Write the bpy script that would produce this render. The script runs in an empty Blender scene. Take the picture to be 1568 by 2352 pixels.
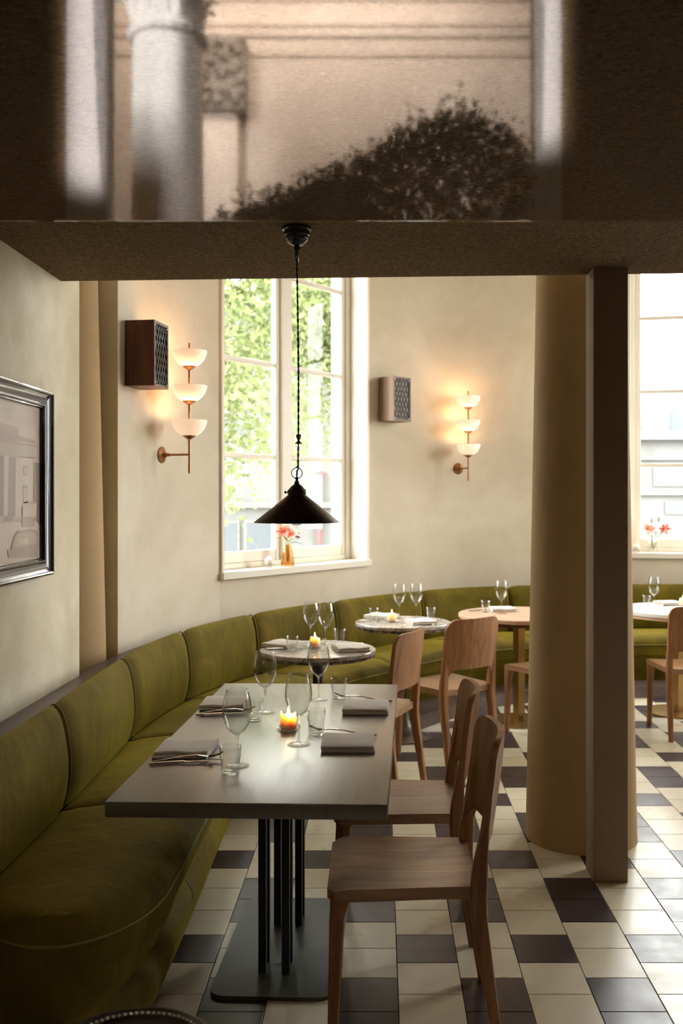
import bpy, bmesh, math, random
from mathutils import Vector, Matrix
PI = math.pi
sc = bpy.context.scene
C = sc.collection

# ------------------------------------------------------------------ camera
cam_d = bpy.data.cameras.new('camera'); cam = bpy.data.objects.new('camera', cam_d); C.objects.link(cam)
cam.location = (0, 0, 1.55); cam.rotation_euler = (PI / 2, 0, 0)
cam_d.sensor_fit = 'VERTICAL'; cam_d.sensor_height = 36.0; cam_d.sensor_width = 24.0
cam_d.lens = 2190 / 2352 * 36.0
cam_d.shift_x = -90 / 2352; cam_d.shift_y = -32 / 2352
cam_d.clip_start = 0.05; cam_d.clip_end = 300
cam_d.dof.use_dof = True; cam_d.dof.focus_distance = 3.2; cam_d.dof.aperture_fstop = 4.0
sc.camera = cam

# ------------------------------------------------------------------ sky: a bright even overcast
w = bpy.data.worlds.new('overcast_sky'); sc.world = w; w.use_nodes = True
bgn = w.node_tree.nodes['Background']
bgn.inputs[0].default_value = (1.0, 0.99, 0.98, 1); bgn.inputs[1].default_value = 11.0

# ------------------------------------------------------------------ exposure and colour
vs = sc.view_settings
sc.display_settings.display_device = 'sRGB'
vs.view_transform = 'Standard'; vs.look = 'None'; vs.gamma = 1.0; vs.use_curve_mapping = False
vs.exposure = 0.96
cy = sc.cycles
cy.use_denoising = True
cy.max_bounces = 7; cy.diffuse_bounces = 4; cy.glossy_bounces = 3; cy.transmission_bounces = 6; cy.transparent_max_bounces = 14
cy.use_adaptive_sampling = True; cy.adaptive_threshold = 0.10; cy.adaptive_min_samples = 16
cy.caustics_reflective = False; cy.caustics_refractive = False
cy.sample_clamp_indirect = 6.0

def area_light(name, loc, look, sx, sy, power, color=(1, 1, 1), portal=False):
    l = bpy.data.lights.new(name, 'AREA'); l.shape = 'RECTANGLE'; l.size = sx; l.size_y = sy; l.energy = power; l.color = color
    if portal: l.cycles.is_portal = True
    o = bpy.data.objects.new(name, l); C.objects.link(o); o.location = loc
    d = Vector(look) - Vector(loc)
    o.rotation_euler = d.to_track_quat('-Z', 'Y').to_euler()
    return o
# added fill light on the hall back wall, brightening its reflection
area_light('hall_wall_fill', (-0.9, -6.7, 8.1), (-0.9, -8.2, 6.4), 4.4, 0.5, 165, (1.0, 0.89, 0.82))
def spot_light(name, loc, look, power, angle, color, size=0.1, blend=0.6):
    l = bpy.data.lights.new(name, 'SPOT'); l.energy = power; l.color = color; l.spot_size = math.radians(angle); l.spot_blend = blend; l.shadow_soft_size = size
    o = bpy.data.objects.new(name, l); C.objects.link(o); o.location = loc; o.rotation_euler = (Vector(look) - Vector(loc)).to_track_quat('-Z', 'Y').to_euler(); return o
spot_light('hall_column_fill', (-3.2, -4.5, 6.6), (-2.1, -5.9, 5.95), 620, 62, (1.0, 0.96, 0.94), 0.3, 0.4)  # added spot, lights the hall column so that its reflection shows
for jx, jw, jh, jz, jp in ((-2.25, 0.22, 2.2, 5.15, 6.5), (1.26, 0.14, 1.9, 5.3, 3.6)):   # added strip fills that brighten the two jambs in the reflection
    jl = area_light('hall_jamb_fill', (jx, -2.6, jz), (jx, -4.0, jz), jw, jh, jp, (1.0, 0.91, 0.90)); jl.data.spread = math.radians(22)

# ------------------------------------------------------------------ material helpers
MATS = {}
def hexc(r, g, b):
    f = lambda c: (c / 255 / 12.92) if c / 255 <= 0.04045 else ((c / 255 + 0.055) / 1.055) ** 2.4
    return (f(r), f(g), f(b), 1)
class N:
    def __init__(s, name):
        s.m = bpy.data.materials.new(name); s.m.use_nodes = True; s.t = s.m.node_tree; s.t.nodes.clear()
        s.out = s.add('ShaderNodeOutputMaterial'); MATS[name] = s.m
    def add(s, kind, **kw):
        n = s.t.nodes.new(kind)
        for k, v in kw.items():
            if k.startswith('_'): setattr(n, k[1:], v)
            else: n.inputs[k.replace('__', ' ')].default_value = v
        return n
    def link(s, a, b): s.t.links.new(a, b)
    def surf(s, n): s.link(n.outputs[0], s.out.inputs[0])
    def coords(s, scale=(1, 1, 1), kind='Object', rot=(0, 0, 0)):
        tc = s.add('ShaderNodeTexCoord'); mp = s.add('ShaderNodeMapping'); mp.inputs['Scale'].default_value = scale; mp.inputs['Rotation'].default_value = rot
        s.link(tc.outputs[kind], mp.inputs[0]); return mp.outputs[0]
    def noise(s, vec, scale, detail=4, rough=0.55, dist=0.0):
        n = s.add('ShaderNodeTexNoise'); n.inputs['Scale'].default_value = scale; n.inputs['Detail'].default_value = detail
        n.inputs['Roughness'].default_value = rough; n.inputs['Distortion'].default_value = dist
        s.link(vec, n.inputs['Vector']); return n.outputs['Fac']
    def ramp(s, fac, stops):
        r = s.add('ShaderNodeValToRGB'); e = r.color_ramp.elements
        while len(e) < len(stops): e.new(0.5)
        for el, (p, c) in zip(e, stops): el.position = p; el.color = c
        s.link(fac, r.inputs[0]); return r.outputs[0]
    def mix(s, fac, a, b, mode='MIX'):
        m = s.add('ShaderNodeMix'); m.data_type = 'RGBA'; m.blend_type = mode
        for inp, v in ((m.inputs[0], fac), (m.inputs[6], a), (m.inputs[7], b)):
            if hasattr(v, 'is_output') or hasattr(v, 'links'): s.link(v, inp)
            else: inp.default_value = v
        return m.outputs[2]
    def bump(s, h, strength=0.3, dist=0.01):
        b = s.add('ShaderNodeBump'); b.inputs['Strength'].default_value = strength; b.inputs['Distance'].default_value = dist
        s.link(h, b.inputs['Height']); return b.outputs[0]
    def prin(s, color=None, rough=0.5, metal=0.0, normal=None, **kw):
        p = s.add('ShaderNodeBsdfPrincipled')
        if color is not None:
            if hasattr(color, 'links'): s.link(color, p.inputs['Base Color'])
            else: p.inputs['Base Color'].default_value = color
        if hasattr(rough, 'links'): s.link(rough, p.inputs['Roughness'])
        else: p.inputs['Roughness'].default_value = rough
        p.inputs['Metallic'].default_value = metal
        if normal is not None: s.link(normal, p.inputs['Normal'])
        for k, v in kw.items(): p.inputs[k.replace('_', ' ')].default_value = v
        s.surf(p); return p

def plaster(name, a, b, c, bump=0.15):
    m = N(name); v = m.coords()
    n1 = m.noise(v, 1.1, 5, 0.6, 0.6); n2 = m.noise(v, 6.0, 5, 0.6); n3 = m.noise(v, 60, 3)
    col = m.ramp(n1, [(0.3, a), (0.52, b), (0.72, c)])
    col = m.mix(0.16, col, m.ramp(n2, [(0.35, a), (0.65, c)]))
    m.prin(col, 0.82, normal=m.bump(m.mix(0.35, n2, n3), bump, 0.01), Specular_IOR_Level=0.25)
plaster('plaster', hexc(205, 193, 171), hexc(218, 207, 187), hexc(228, 219, 202))
plaster('plaster_left', hexc(188, 176, 144), hexc(212, 202, 176), hexc(236, 229, 210), 0.4)
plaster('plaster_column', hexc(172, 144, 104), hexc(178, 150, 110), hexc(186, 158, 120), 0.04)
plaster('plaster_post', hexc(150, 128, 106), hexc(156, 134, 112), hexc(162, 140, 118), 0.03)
plaster('plaster_hall', hexc(206, 190, 172), hexc(216, 200, 182), hexc(224, 210, 194), 0.05)
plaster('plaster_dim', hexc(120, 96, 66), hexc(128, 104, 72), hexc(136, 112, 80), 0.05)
plaster('stone_white', hexc(236, 232, 224), hexc(242, 239, 232), hexc(246, 244, 238), 0.05)
plaster('stone_grey', hexc(118, 106, 94), hexc(150, 138, 124), hexc(176, 164, 150), 0.3)
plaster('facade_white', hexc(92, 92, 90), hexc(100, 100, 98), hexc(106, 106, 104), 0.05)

m = N('ceiling_wool'); v = m.coords()
n1 = m.noise(m.coords((60, 110, 60)), 1.0, 6, 0.75, 1.2); n2 = m.noise(v, 9, 4)
col = m.ramp(n1, [(0.36, hexc(104, 80, 52)), (0.5, hexc(164, 136, 98)), (0.64, hexc(214, 184, 142))])
m.prin(col, 0.95, normal=m.bump(n1, 1.0, 0.03), Specular_IOR_Level=0.1)

def tile_mat(name, base, var, rough):
    m = N(name); oi = m.add('ShaderNodeObjectInfo'); tc = m.add('ShaderNodeTexCoord')
    add = m.add('ShaderNodeVectorMath'); add.operation = 'ADD'
    m.link(tc.outputs['Object'], add.inputs[0]); m.link(oi.outputs['Location'], add.inputs[1])
    n1 = m.noise(add.outputs[0], 7, 5, 0.65); n2 = m.noise(add.outputs[0], 40, 4)
    col = m.ramp(oi.outputs['Random'], [(0.0, base), (1.0, var)])
    dk = tuple(c * 0.72 for c in base[:3]) + (1,)
    col = m.mix(m.ramp(n1, [(0.45, (0, 0, 0, 1)), (0.8, (0.55, 0.55, 0.55, 1))]), col, dk)
    r = m.ramp(n1, [(0.3, (rough, rough, rough, 1)), (0.75, (rough + 0.16,) * 3 + (1,))])
    m.prin(col, r, normal=m.bump(n2, 0.03, 0.004), Specular_IOR_Level=0.5)
tile_mat('tile_cream', hexc(212, 203, 180), hexc(198, 187, 160), 0.26)
tile_mat('tile_plum', hexc(62, 46, 46), hexc(50, 40, 42), 0.28)
m = N('grout'); m.prin(hexc(48, 42, 36), 0.9)

m = N('velvet'); v = m.coords((1, 1, 1))
n1 = m.noise(v, 3.6, 5, 0.62, 1.1); n2 = m.noise(m.coords((9, 9, 2.2)), 2.0, 3, 0.5, 0.5); n3 = m.noise(v, 500, 2)
col = m.ramp(n1, [(0.3, hexc(84, 73, 15)), (0.5, hexc(102, 88, 19)), (0.7, hexc(121, 103, 28))])
p = m.prin(col, 0.75, normal=m.bump(m.mix(0.2, n2, n3), 0.4, 0.02), Sheen_Weight=0.8, Sheen_Roughness=0.35, Specular_IOR_Level=0.15)
p.inputs['Sheen Tint'].default_value = hexc(190, 170, 60)
m = N('piping_velvet'); p = m.prin(hexc(120, 112, 40), 0.7, Sheen_Weight=0.6, Sheen_Roughness=0.3); p.inputs['Sheen Tint'].default_value = hexc(200, 190, 90)

def wood(name, a, b, c, axis='z', rough=0.42, scale=1.0, spec=0.4, **kw):
    m = N(name); st = {'x': (1.2, 14, 14), 'y': (14, 1.2, 14), 'z': (14, 14, 1.2)}[axis]
    oi = m.add('ShaderNodeObjectInfo'); tc = m.add('ShaderNodeTexCoord'); mp = m.add('ShaderNodeMapping')
    mp.inputs['Scale'].default_value = tuple(k * scale for k in st); m.link(tc.outputs['Object'], mp.inputs[0])
    ad = m.add('ShaderNodeVectorMath'); ad.operation = 'ADD'; m.link(mp.outputs[0], ad.inputs[0])
    cb = m.add('ShaderNodeCombineXYZ'); ml = m.add('ShaderNodeMath'); ml.operation = 'MULTIPLY'; ml.inputs[1].default_value = 30
    m.link(oi.outputs['Random'], ml.inputs[0])
    for i in range(3): m.link(ml.outputs[0], cb.inputs[i])
    m.link(cb.outputs[0], ad.inputs[1])
    n1 = m.noise(ad.outputs[0], 1.0, 5, 0.6, 1.6); n2 = m.noise(ad.outputs[0], 7.0, 4, 0.6, 0.4)
    wv = m.add('ShaderNodeTexWave'); wv.inputs['Scale'].default_value = 0.8; wv.inputs['Distortion'].default_value = 9; wv.inputs['Detail'].default_value = 3
    m.link(ad.outputs[0], wv.inputs[0])
    col = m.ramp(n1, [(0.3, a), (0.5, b), (0.7, c)])
    col = m.mix(m.ramp(wv.outputs['Fac'], [(0.0, (0.28,) * 3 + (1,)), (0.35, (0, 0, 0, 1))]), col, a)
    col = m.mix(m.ramp(n2, [(0.5, (0, 0, 0, 1)), (0.75, (0.4,) * 3 + (1,))]), col, a)
    m.prin(col, rough, normal=m.bump(n2, 0.06, 0.003), Specular_IOR_Level=spec, **kw)
wood('oak_chair', hexc(124, 84, 54), hexc(157, 111, 74), hexc(178, 131, 92), 'z')
wood('oak_seat', hexc(126, 90, 62), hexc(164, 122, 88), hexc(184, 145, 110), 'x', 0.34, 1.0, 0.6, Coat_Weight=0.5, Coat_Roughness=0.3)
wood('grey_oak', hexc(62, 56, 47), hexc(80, 72, 62), hexc(96, 88, 76), 'y', 0.36, 0.9, 1.0, Coat_Weight=1.0, Coat_Roughness=0.3, Coat_IOR=1.9)
wood('walnut', hexc(66, 34, 20), hexc(92, 50, 30), hexc(110, 64, 40), 'z', 0.4)
wood('pale_walnut', hexc(104, 78, 58), hexc(122, 95, 72), hexc(134, 106, 82), 'z', 0.45)
wood('pink_wood', hexc(190, 156, 128), hexc(204, 172, 146), hexc(214, 184, 160), 'x', 0.3)
wood('ledge_wood', hexc(92, 78, 72), hexc(104, 90, 84), hexc(112, 98, 92), 'y', 0.35)

m = N('marble'); v = m.coords(); n1 = m.noise(v, 5, 8, 0.7, 2.5); n2 = m.noise(v, 14, 6, 0.7, 3.0)
col = m.ramp(n1, [(0.35, hexc(90, 84, 80)), (0.47, hexc(188, 180, 172)), (0.6, hexc(214, 206, 198)), (0.72, hexc(150, 140, 134))])
col = m.mix(m.ramp(n2, [(0.5, (0, 0, 0, 1)), (0.62, (0.6,) * 3 + (1,))]), col, hexc(70, 64, 62)); m.prin(col, 0.18)
m = N('marble_dark'); v = m.coords(); n1 = m.noise(v, 8, 8, 0.7, 2.5)
m.prin(m.ramp(n1, [(0.35, hexc(40, 36, 36)), (0.5, hexc(100, 92, 88)), (0.68, hexc(200, 190, 184))]), 0.2)

m = N('white_paint'); m.prin(hexc(236, 230, 216), 0.45)
m = N('white_laminate'); m.prin(hexc(226, 224, 220), 0.25)
m = N('black_steel'); m.prin(hexc(22, 24, 25), 0.45, 0.0, Specular_IOR_Level=0.5)
m = N('plate_steel'); v = m.coords(); m.prin(m.ramp(m.noise(v, 4, 4), [(0.3, hexc(52, 56, 48)), (0.7, hexc(64, 68, 60))]), 0.5)
m = N('pewter'); m.prin(hexc(120, 118, 112), 0.35, 1.0)
m = N('brass'); m.prin(hexc(176, 146, 96), 0.3, 1.0)
m = N('aged_brass'); m.prin(hexc(150, 106, 72), 0.35, 1.0)
m = N('steel'); m.prin(hexc(200, 192, 182), 0.18, 1.0)
m = N('bronze_black'); v = m.coords(); m.prin(m.ramp(m.noise(v, 12, 4), [(0.3, hexc(52, 43, 34)), (0.7, hexc(76, 62, 48))]), 0.34, 0.9)
m = N('cord_green'); m.prin(hexc(26, 34, 22), 0.85)
m = N('black_lacquer'); m.prin(hexc(30, 27, 28), 0.22, 0.0, Coat_Weight=0.5)
m = N('linen'); v = m.coords(); n1 = m.noise(v, 300, 2); n2 = m.noise(v, 8, 3)
m.prin(m.ramp(n2, [(0.3, hexc(204, 196, 184)), (0.7, hexc(222, 215, 204))]), 0.9, normal=m.bump(n1, 0.2, 0.002), Sheen_Weight=0.2)
m = N('grille_black'); m.prin(hexc(24, 23, 22), 0.35, 0.5)
m = N('speaker_cloth'); m.prin(hexc(176, 166, 156), 0.9)
m = N('speaker_cloth_dark'); m.prin(hexc(16, 15, 14), 0.9)
m = N('stem_green'); m.prin(hexc(112, 138, 60), 0.55)
m = N('mass_dark'); m.prin(hexc(104, 86, 56), 0.8)  # for the added dark mass in the hall reflection
m = N('leaf_green'); m.prin(hexc(98, 140, 54), 0.5)
m = N('petal_coral'); v = m.coords(); m.prin(m.ramp(m.noise(v, 30, 3), [(0.3, hexc(232, 116, 92)), (0.7, hexc(246, 166, 146))]), 0.55, Subsurface_Weight=0.2, Subsurface_Radius=(0.01, 0.005, 0.004))
m = N('bud_red'); m.prin(hexc(150, 84, 62), 0.5)
m = N('bark'); v = m.coords(); m.prin(m.ramp(m.noise(v, 10, 5), [(0.3, hexc(70, 60, 48)), (0.7, hexc(110, 98, 80))]), 0.9)
m = N('asphalt'); v = m.coords(); m.prin(m.ramp(m.noise(v, 3, 5), [(0.3, hexc(120, 120, 118)), (0.7, hexc(140, 139, 136))]), 0.9)
m = N('slate_roof'); m.prin(hexc(46, 52, 60), 0.7)
m = N('shutter_blue'); m.prin(hexc(70, 76, 80), 0.6)
m = N('pipe_red'); m.prin(hexc(120, 62, 62), 0.6)
m = N('wick'); m.prin(hexc(30, 24, 20), 0.9)

def glass(name, color=(1, 1, 1, 1), rough=0.0, ior=1.48, clear=0.5):
    m = N(name); g = m.add('ShaderNodeBsdfGlass'); g.inputs['Color'].default_value = color; g.inputs['Roughness'].default_value = rough; g.inputs['IOR'].default_value = ior
    t = m.add('ShaderNodeBsdfTransparent'); t.inputs[0].default_value = color
    mx = m.add('ShaderNodeMixShader'); mx.inputs[0].default_value = clear
    m.link(g.outputs[0], mx.inputs[1]); m.link(t.outputs[0], mx.inputs[2]); m.surf(mx)
glass('clear_glass', (0.995, 1.0, 0.995, 1), 0.0, 1.46, 0.62)
glass('amber_glass', (0.95, 0.78, 0.58, 1), 0.05)
def thin_glass(name, r0, tint=(1, 1, 1, 1), rough=0.0):
    m = N(name); t = m.add('ShaderNodeBsdfTransparent'); t.inputs[0].default_value = tint
    g = m.add('ShaderNodeBsdfGlossy'); g.inputs['Roughness'].default_value = rough
    lw = m.add('ShaderNodeLayerWeight')
    pw = m.add('ShaderNodeMath'); pw.operation = 'POWER'; pw.inputs[1].default_value = 5; m.link(lw.outputs['Facing'], pw.inputs[0])
    ma = m.add('ShaderNodeMath'); ma.operation = 'MULTIPLY_ADD'; ma.inputs[1].default_value = 1 - r0; ma.inputs[2].default_value = r0; m.link(pw.outputs[0], ma.inputs[0])
    mx = m.add('ShaderNodeMixShader'); m.link(ma.outputs[0], mx.inputs[0]); m.link(t.outputs[0], mx.inputs[1]); m.link(g.outputs[0], mx.inputs[2]); m.surf(mx)
thin_glass('window_glass', 0.012, (0.97, 0.98, 0.97, 1))
thin_glass('reflector_glass', 0.24, rough=0.034)  # reflectance raised so the added pane shows the hall strongly
glass('wine_crystal', (0.99, 0.995, 0.99, 1), 0.0, 1.42, 0.62)

def crystal(name, r0, power, edge):
    m = N(name); lw = m.add('ShaderNodeLayerWeight'); t = m.add('ShaderNodeBsdfTransparent'); g = m.add('ShaderNodeBsdfGlossy'); g.inputs['Roughness'].default_value = 0.02
    m.link(m.ramp(lw.outputs['Facing'], [(0.0, (0.985, 0.99, 0.985, 1)), (0.6, (0.96, 0.965, 0.96, 1)), (0.96, edge)]), t.inputs[0])
    pw = m.add('ShaderNodeMath'); pw.operation = 'POWER'; pw.inputs[1].default_value = power; m.link(lw.outputs['Facing'], pw.inputs[0])
    ma = m.add('ShaderNodeMath'); ma.operation = 'MULTIPLY_ADD'; ma.inputs[1].default_value = 0.85 - r0; ma.inputs[2].default_value = r0; m.link(pw.outputs[0], ma.inputs[0])
    mx = m.add('ShaderNodeMixShader'); m.link(ma.outputs[0], mx.inputs[0]); m.link(t.outputs[0], mx.inputs[1]); m.link(g.outputs[0], mx.inputs[2]); m.surf(mx)
crystal('thin_crystal', 0.035, 3.2, (0.5, 0.5, 0.48, 1))
crystal('tumbler_crystal', 0.05, 2.6, (0.45, 0.46, 0.45, 1))
m = N('leaf_tree'); at = m.add('ShaderNodeAttribute'); at.attribute_name = 'tint'
col = m.ramp(at.outputs['Fac'], [(0.0, hexc(95, 106, 66)), (0.5, hexc(119, 129, 88)), (1.0, hexc(147, 153, 114))])
d = m.add('ShaderNodeBsdfDiffuse'); t = m.add('ShaderNodeBsdfTranslucent'); m.link(col, d.inputs[0]); m.link(col, t.inputs[0])
mx = m.add('ShaderNodeMixShader'); mx.inputs[0].default_value = 0.45; m.link(d.outputs[0], mx.inputs[1]); m.link(t.outputs[0], mx.inputs[2]); m.surf(mx)

m = N('wax'); m.prin(hexc(252, 226, 196), 0.5, Subsurface_Weight=0.9, Subsurface_Radius=(0.022, 0.018, 0.013), Subsurface_Scale=1.0)
m = N('wax_white'); m.prin(hexc(246, 240, 226), 0.5, Subsurface_Weight=0.6, Subsurface_Radius=(0.02, 0.014, 0.01))
def emit(name, color, s):
    m = N(name); e = m.add('ShaderNodeEmission'); e.inputs[0].default_value = color; e.inputs[1].default_value = s; m.surf(e)
emit('flame', (1.0, 0.62, 0.25, 1), 9.0)
emit('bulb_warm', (1.0, 0.66, 0.38, 1), 14.0)
m = N('opal_glass'); p = m.prin(hexc(250, 232, 214), 0.25, Coat_Weight=0.4)
p.inputs['Emission Color'].default_value = (1.0, 0.66, 0.44, 1); p.inputs['Emission Strength'].default_value = 0.34

# ------------------------------------------------------------------ mesh helpers
def finish(bm, sharp=38):
    bmesh.ops.recalc_face_normals(bm, faces=bm.faces[:])
    a = math.radians(sharp)
    for f in bm.faces: f.smooth = True
    for e in bm.edges:
        if len(e.link_faces) == 2 and e.calc_face_angle(0) > a: e.smooth = False
def mesh(bm, name, mat, sharp=38, keep=False):
    if not keep: finish(bm, sharp)
    me = bpy.data.meshes.new(name); bm.to_mesh(me); bm.free()
    for mm in (mat if isinstance(mat, (list, tuple)) else [mat]): me.materials.append(MATS[mm])
    return me
def put(name, me, parent=None, loc=(0, 0, 0), rot=(0, 0, 0)):
    o = bpy.data.objects.new(name, me); C.objects.link(o); o.location = loc; o.rotation_euler = rot
    if parent is not None: o.parent = parent
    return o
def obj(name, bm, mat, parent=None, loc=(0, 0, 0), rot=(0, 0, 0), sharp=38):
    return put(name, mesh(bm, name, mat, sharp), parent, loc, rot)
def tag(o, label, cat, group=None, kind=None):
    o['label'] = label; o['category'] = cat
    if group: o['group'] = group
    if kind: o['kind'] = kind
    return o
def thing(name, label, cat, loc=(0, 0, 0), rotz=0.0, group=None, kind=None):
    o = bpy.data.objects.new(name, None); C.objects.link(o); o.location = loc; o.rotation_euler = (0, 0, rotz); o.empty_display_size = 0.05
    return tag(o, label, cat, group, kind)
def BM(): return bmesh.new()
def box(bm, lo, hi, bev=0.0, seg=2, M=None):
    r = bmesh.ops.create_cube(bm, size=1.0)
    vs_ = r['verts']
    for v in vs_:
        v.co = Vector(((lo[i] + hi[i]) / 2 + v.co[i] * (hi[i] - lo[i]) for i in range(3)))
    if bev > 0:
        es = list({e for v in vs_ for e in v.link_edges})
        rb = bmesh.ops.bevel(bm, geom=es, offset=bev, segments=seg, profile=0.5, affect='EDGES')
        vs_ = list({v for f in rb['faces'] for v in f.verts} | {v for v in vs_ if v.is_valid})
    if M is not None:
        for v in vs_: v.co = M @ v.co
    return vs_
def lathe(bm, prof, seg=32, M=None, rmod=None):
    rings = []
    for (r, z) in prof:
        if r < 1e-6: rings.append([bm.verts.new((0, 0, z))]); continue
        ring = []
        for k in range(seg):
            a = 2 * PI * k / seg; rr = r * (rmod(a, z) if rmod else 1)
            ring.append(bm.verts.new((rr * math.cos(a), rr * math.sin(a), z)))
        rings.append(ring)
    for a, b in zip(rings, rings[1:]):
        if len(a) == 1 and len(b) == 1: continue
        for k in range(seg):
            k2 = (k + 1) % seg
            if len(a) == 1: bm.faces.new((a[0], b[k], b[k2]))
            elif len(b) == 1: bm.faces.new((a[k], a[k2], b[0]))
            else: bm.faces.new((a[k], a[k2], b[k2], b[k]))
    if M is not None:
        for ring in rings:
            for v in ring: v.co = M @ v.co
def loft(bm, secs, closed_sec=True, cap=True, closed_path=False):
    R = [[bm.verts.new(p) for p in s] for s in secs]
    n = len(R[0]); pairs = list(zip(R, R[1:])) + ([(R[-1], R[0])] if closed_path else [])
    for a, b in pairs:
        for k in range(n if closed_sec else n - 1):
            k2 = (k + 1) % n
            bm.faces.new((a[k], a[k2], b[k2], b[k]))
    if cap and closed_sec and not closed_path:
        bm.faces.new(list(reversed(R[0]))); bm.faces.new(R[-1])
    return R
def tube(bm, pts, r, seg=8, closed=False):
    pts = [Vector(p) for p in pts]; n = len(pts); secs = []; up = None
    for i, p in enumerate(pts):
        a = pts[i - 1] if (i > 0 or closed) else p; b = pts[(i + 1) % n] if (i < n - 1 or closed) else p
        t = (b - a).normalized()
        if up is None:
            up = Vector((0, 0, 1)) if abs(t.z) < 0.9 else Vector((1, 0, 0))
        x = t.cross(up)
        if x.length < 1e-6: x = t.orthogonal()
        x.normalize(); up = x.cross(t).normalized()
        rr = r[i] if isinstance(r, (list, tuple)) else r
        secs.append([p + (x * math.cos(2 * PI * k / seg) + up * math.sin(2 * PI * k / seg)) * rr for k in range(seg)])
    loft(bm, secs, True, not closed, closed)
def rrect(hx, hy, r, n=3):
    out = []
    for cx, cy_, a0 in ((hx - r, hy - r, 0), (-hx + r, hy - r, PI / 2), (-hx + r, -hy + r, PI), (hx - r, -hy + r, 1.5 * PI)):
        for k in range(n + 1):
            a = a0 + PI / 2 * k / n; out.append((cx + r * math.cos(a), cy_ + r * math.sin(a)))
    return out
def leg_loft(bm, path, n=3):
    """path: (x, y, z, half_x, half_y, radius) rounded rectangular sections stacked up"""
    loft(bm, [[(x + a, y + b, z) for a, b in rrect(hx, hy, r, n)] for x, y, z, hx, hy, r in path])
def prism(bm, poly, z0, z1):
    a = [bm.verts.new((x, y, z0)) for x, y in poly]; b = [bm.verts.new((x, y, z1)) for x, y in poly]; n = len(poly)
    for k in range(n): bm.faces.new((a[k], a[(k + 1) % n], b[(k + 1) % n], b[k]))
    bm.faces.new(list(reversed(a))); bm.faces.new(b)
def fix(o): o.data.update(); return o

# ------------------------------------------------------------------ plan curve of the banquette back (top rear edge) and the wall behind it
CP = [(-1.175, 1.6), (-1.175, 2.6), (-1.18, 3.4), (-1.198, 4.2), (-1.19, 4.7), (-1.115, 5.24), (-0.975, 5.70), (-0.825, 6.03), (-0.625, 6.385), (-0.39, 6.70), (-0.104, 7.09), (0.22, 7.45),
      (0.62, 7.78), (1.15, 7.98), (1.75, 8.08), (2.45, 8.12), (3.2, 8.02), (3.9, 7.68), (4.5, 7.1), (4.88, 6.3), (5.02, 5.4), (5.05, 4.4), (5.05, 3.0), (5.05, 1.6)]
def catmull(P, n=14):
    out = []
    for i in range(len(P) - 1):
        p0 = Vector(P[max(i - 1, 0)]); p1 = Vector(P[i]); p2 = Vector(P[i + 1]); p3 = Vector(P[min(i + 2, len(P) - 1)])
        for k in range(n):
            t = k / n
            out.append(0.5 * (2 * p1 + (p2 - p0) * t + (2 * p0 - 5 * p1 + 4 * p2 - p3) * t * t + (3 * p1 - p0 - 3 * p2 + p3) * t ** 3))
    out.append(Vector(P[-1])); return out
PTS = catmull(CP); SL = [0.0]
for a, b in zip(PTS, PTS[1:]): SL.append(SL[-1] + (b - a).length)
def Tat(s):
    s = max(0, min(s, SL[-1] - 1e-6)); lo, hi = 0, len(SL) - 1
    while hi - lo > 1:
        md = (lo + hi) // 2
        if SL[md] <= s: lo = md
        else: hi = md
    t = (s - SL[lo]) / (SL[hi] - SL[lo]); p = PTS[lo].lerp(PTS[hi], t)
    a = PTS[max(lo - 3, 0)]; b = PTS[min(hi + 3, len(PTS) - 1)]
    d = (b - a).normalized(); return p, Vector((d.y, -d.x))
def along(s, n, z):
    p, k = Tat(s); q = p + k * n; return Vector((q.x, q.y, z))
def s_near(x, y, n=0.0):
    best = min((( along(i * SL[-1] / 3000, n, 0) - Vector((x, y, 0))).length, i) for i in range(3001)); return best[1] * SL[-1] / 3000
def s_ray(ratio, n=0.0):
    best = min((abs(p.x / p.y - ratio), i) for i in range(600, 2200) for p in [along(i * SL[-1] / 3000, n, 0)] if p.y > 4.3); return best[1] * SL[-1] / 3000
WN = -0.19

# ================================================================== THE SETTING
def struct(name, bm, mat, label, cat, sharp=38): return tag(obj(name, bm, mat, sharp=sharp), label, cat, kind='structure')
def sbox(name, lo, hi, mat, label, cat, bev=0.0):
    bm = BM(); box(bm, lo, hi, bev); return struct(name, bm, mat, label, cat)

# ---- floor: dark grout bed and running-bond tiles
bm = BM(); box(bm, (-3.6, -9.2, -0.12), (5.7, 8.75, -0.004))
floor = struct('floor', bm, 'grout', 'cream and plum tiled floor laid in staggered rows', 'floor')
TS, TX0, TY0 = 0.2025, 0.054, 3.485
def tile_mesh(name, mat):
    bm = BM(); h = TS / 2 - 0.0012; c = 0.0012
    rings = [[(sx * k, sy * k, z) for sx, sy in ((-1, -1), (1, -1), (1, 1), (-1, 1))] for k, z in ((h, -0.008), (h, -c), (h - c, 0.0))]
    R = [[bm.verts.new(p) for p in r] for r in rings]
    for a, b in zip(R, R[1:]):
        for k in range(4): bm.faces.new((a[k], a[(k + 1) % 4], b[(k + 1) % 4], b[k]))
    bm.faces.new(R[-1])
    me = bpy.data.meshes.new(name); bm.to_mesh(me); bm.free(); me.materials.append(MATS[mat]); return me
tcream, tplum = tile_mesh('tile_cream', 'tile_cream'), tile_mesh('tile_plum', 'tile_plum')
cells = []
def inside_room(x, y):
    if x < -0.75 and y < 4.4: return False
    p = Vector((x, y)); best = min(((p - PTS[i]).length, i) for i in range(0, len(PTS), 3))
    q, k = Tat(SL[best[1]]); return (p - q).dot(k) > 0.42
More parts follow.
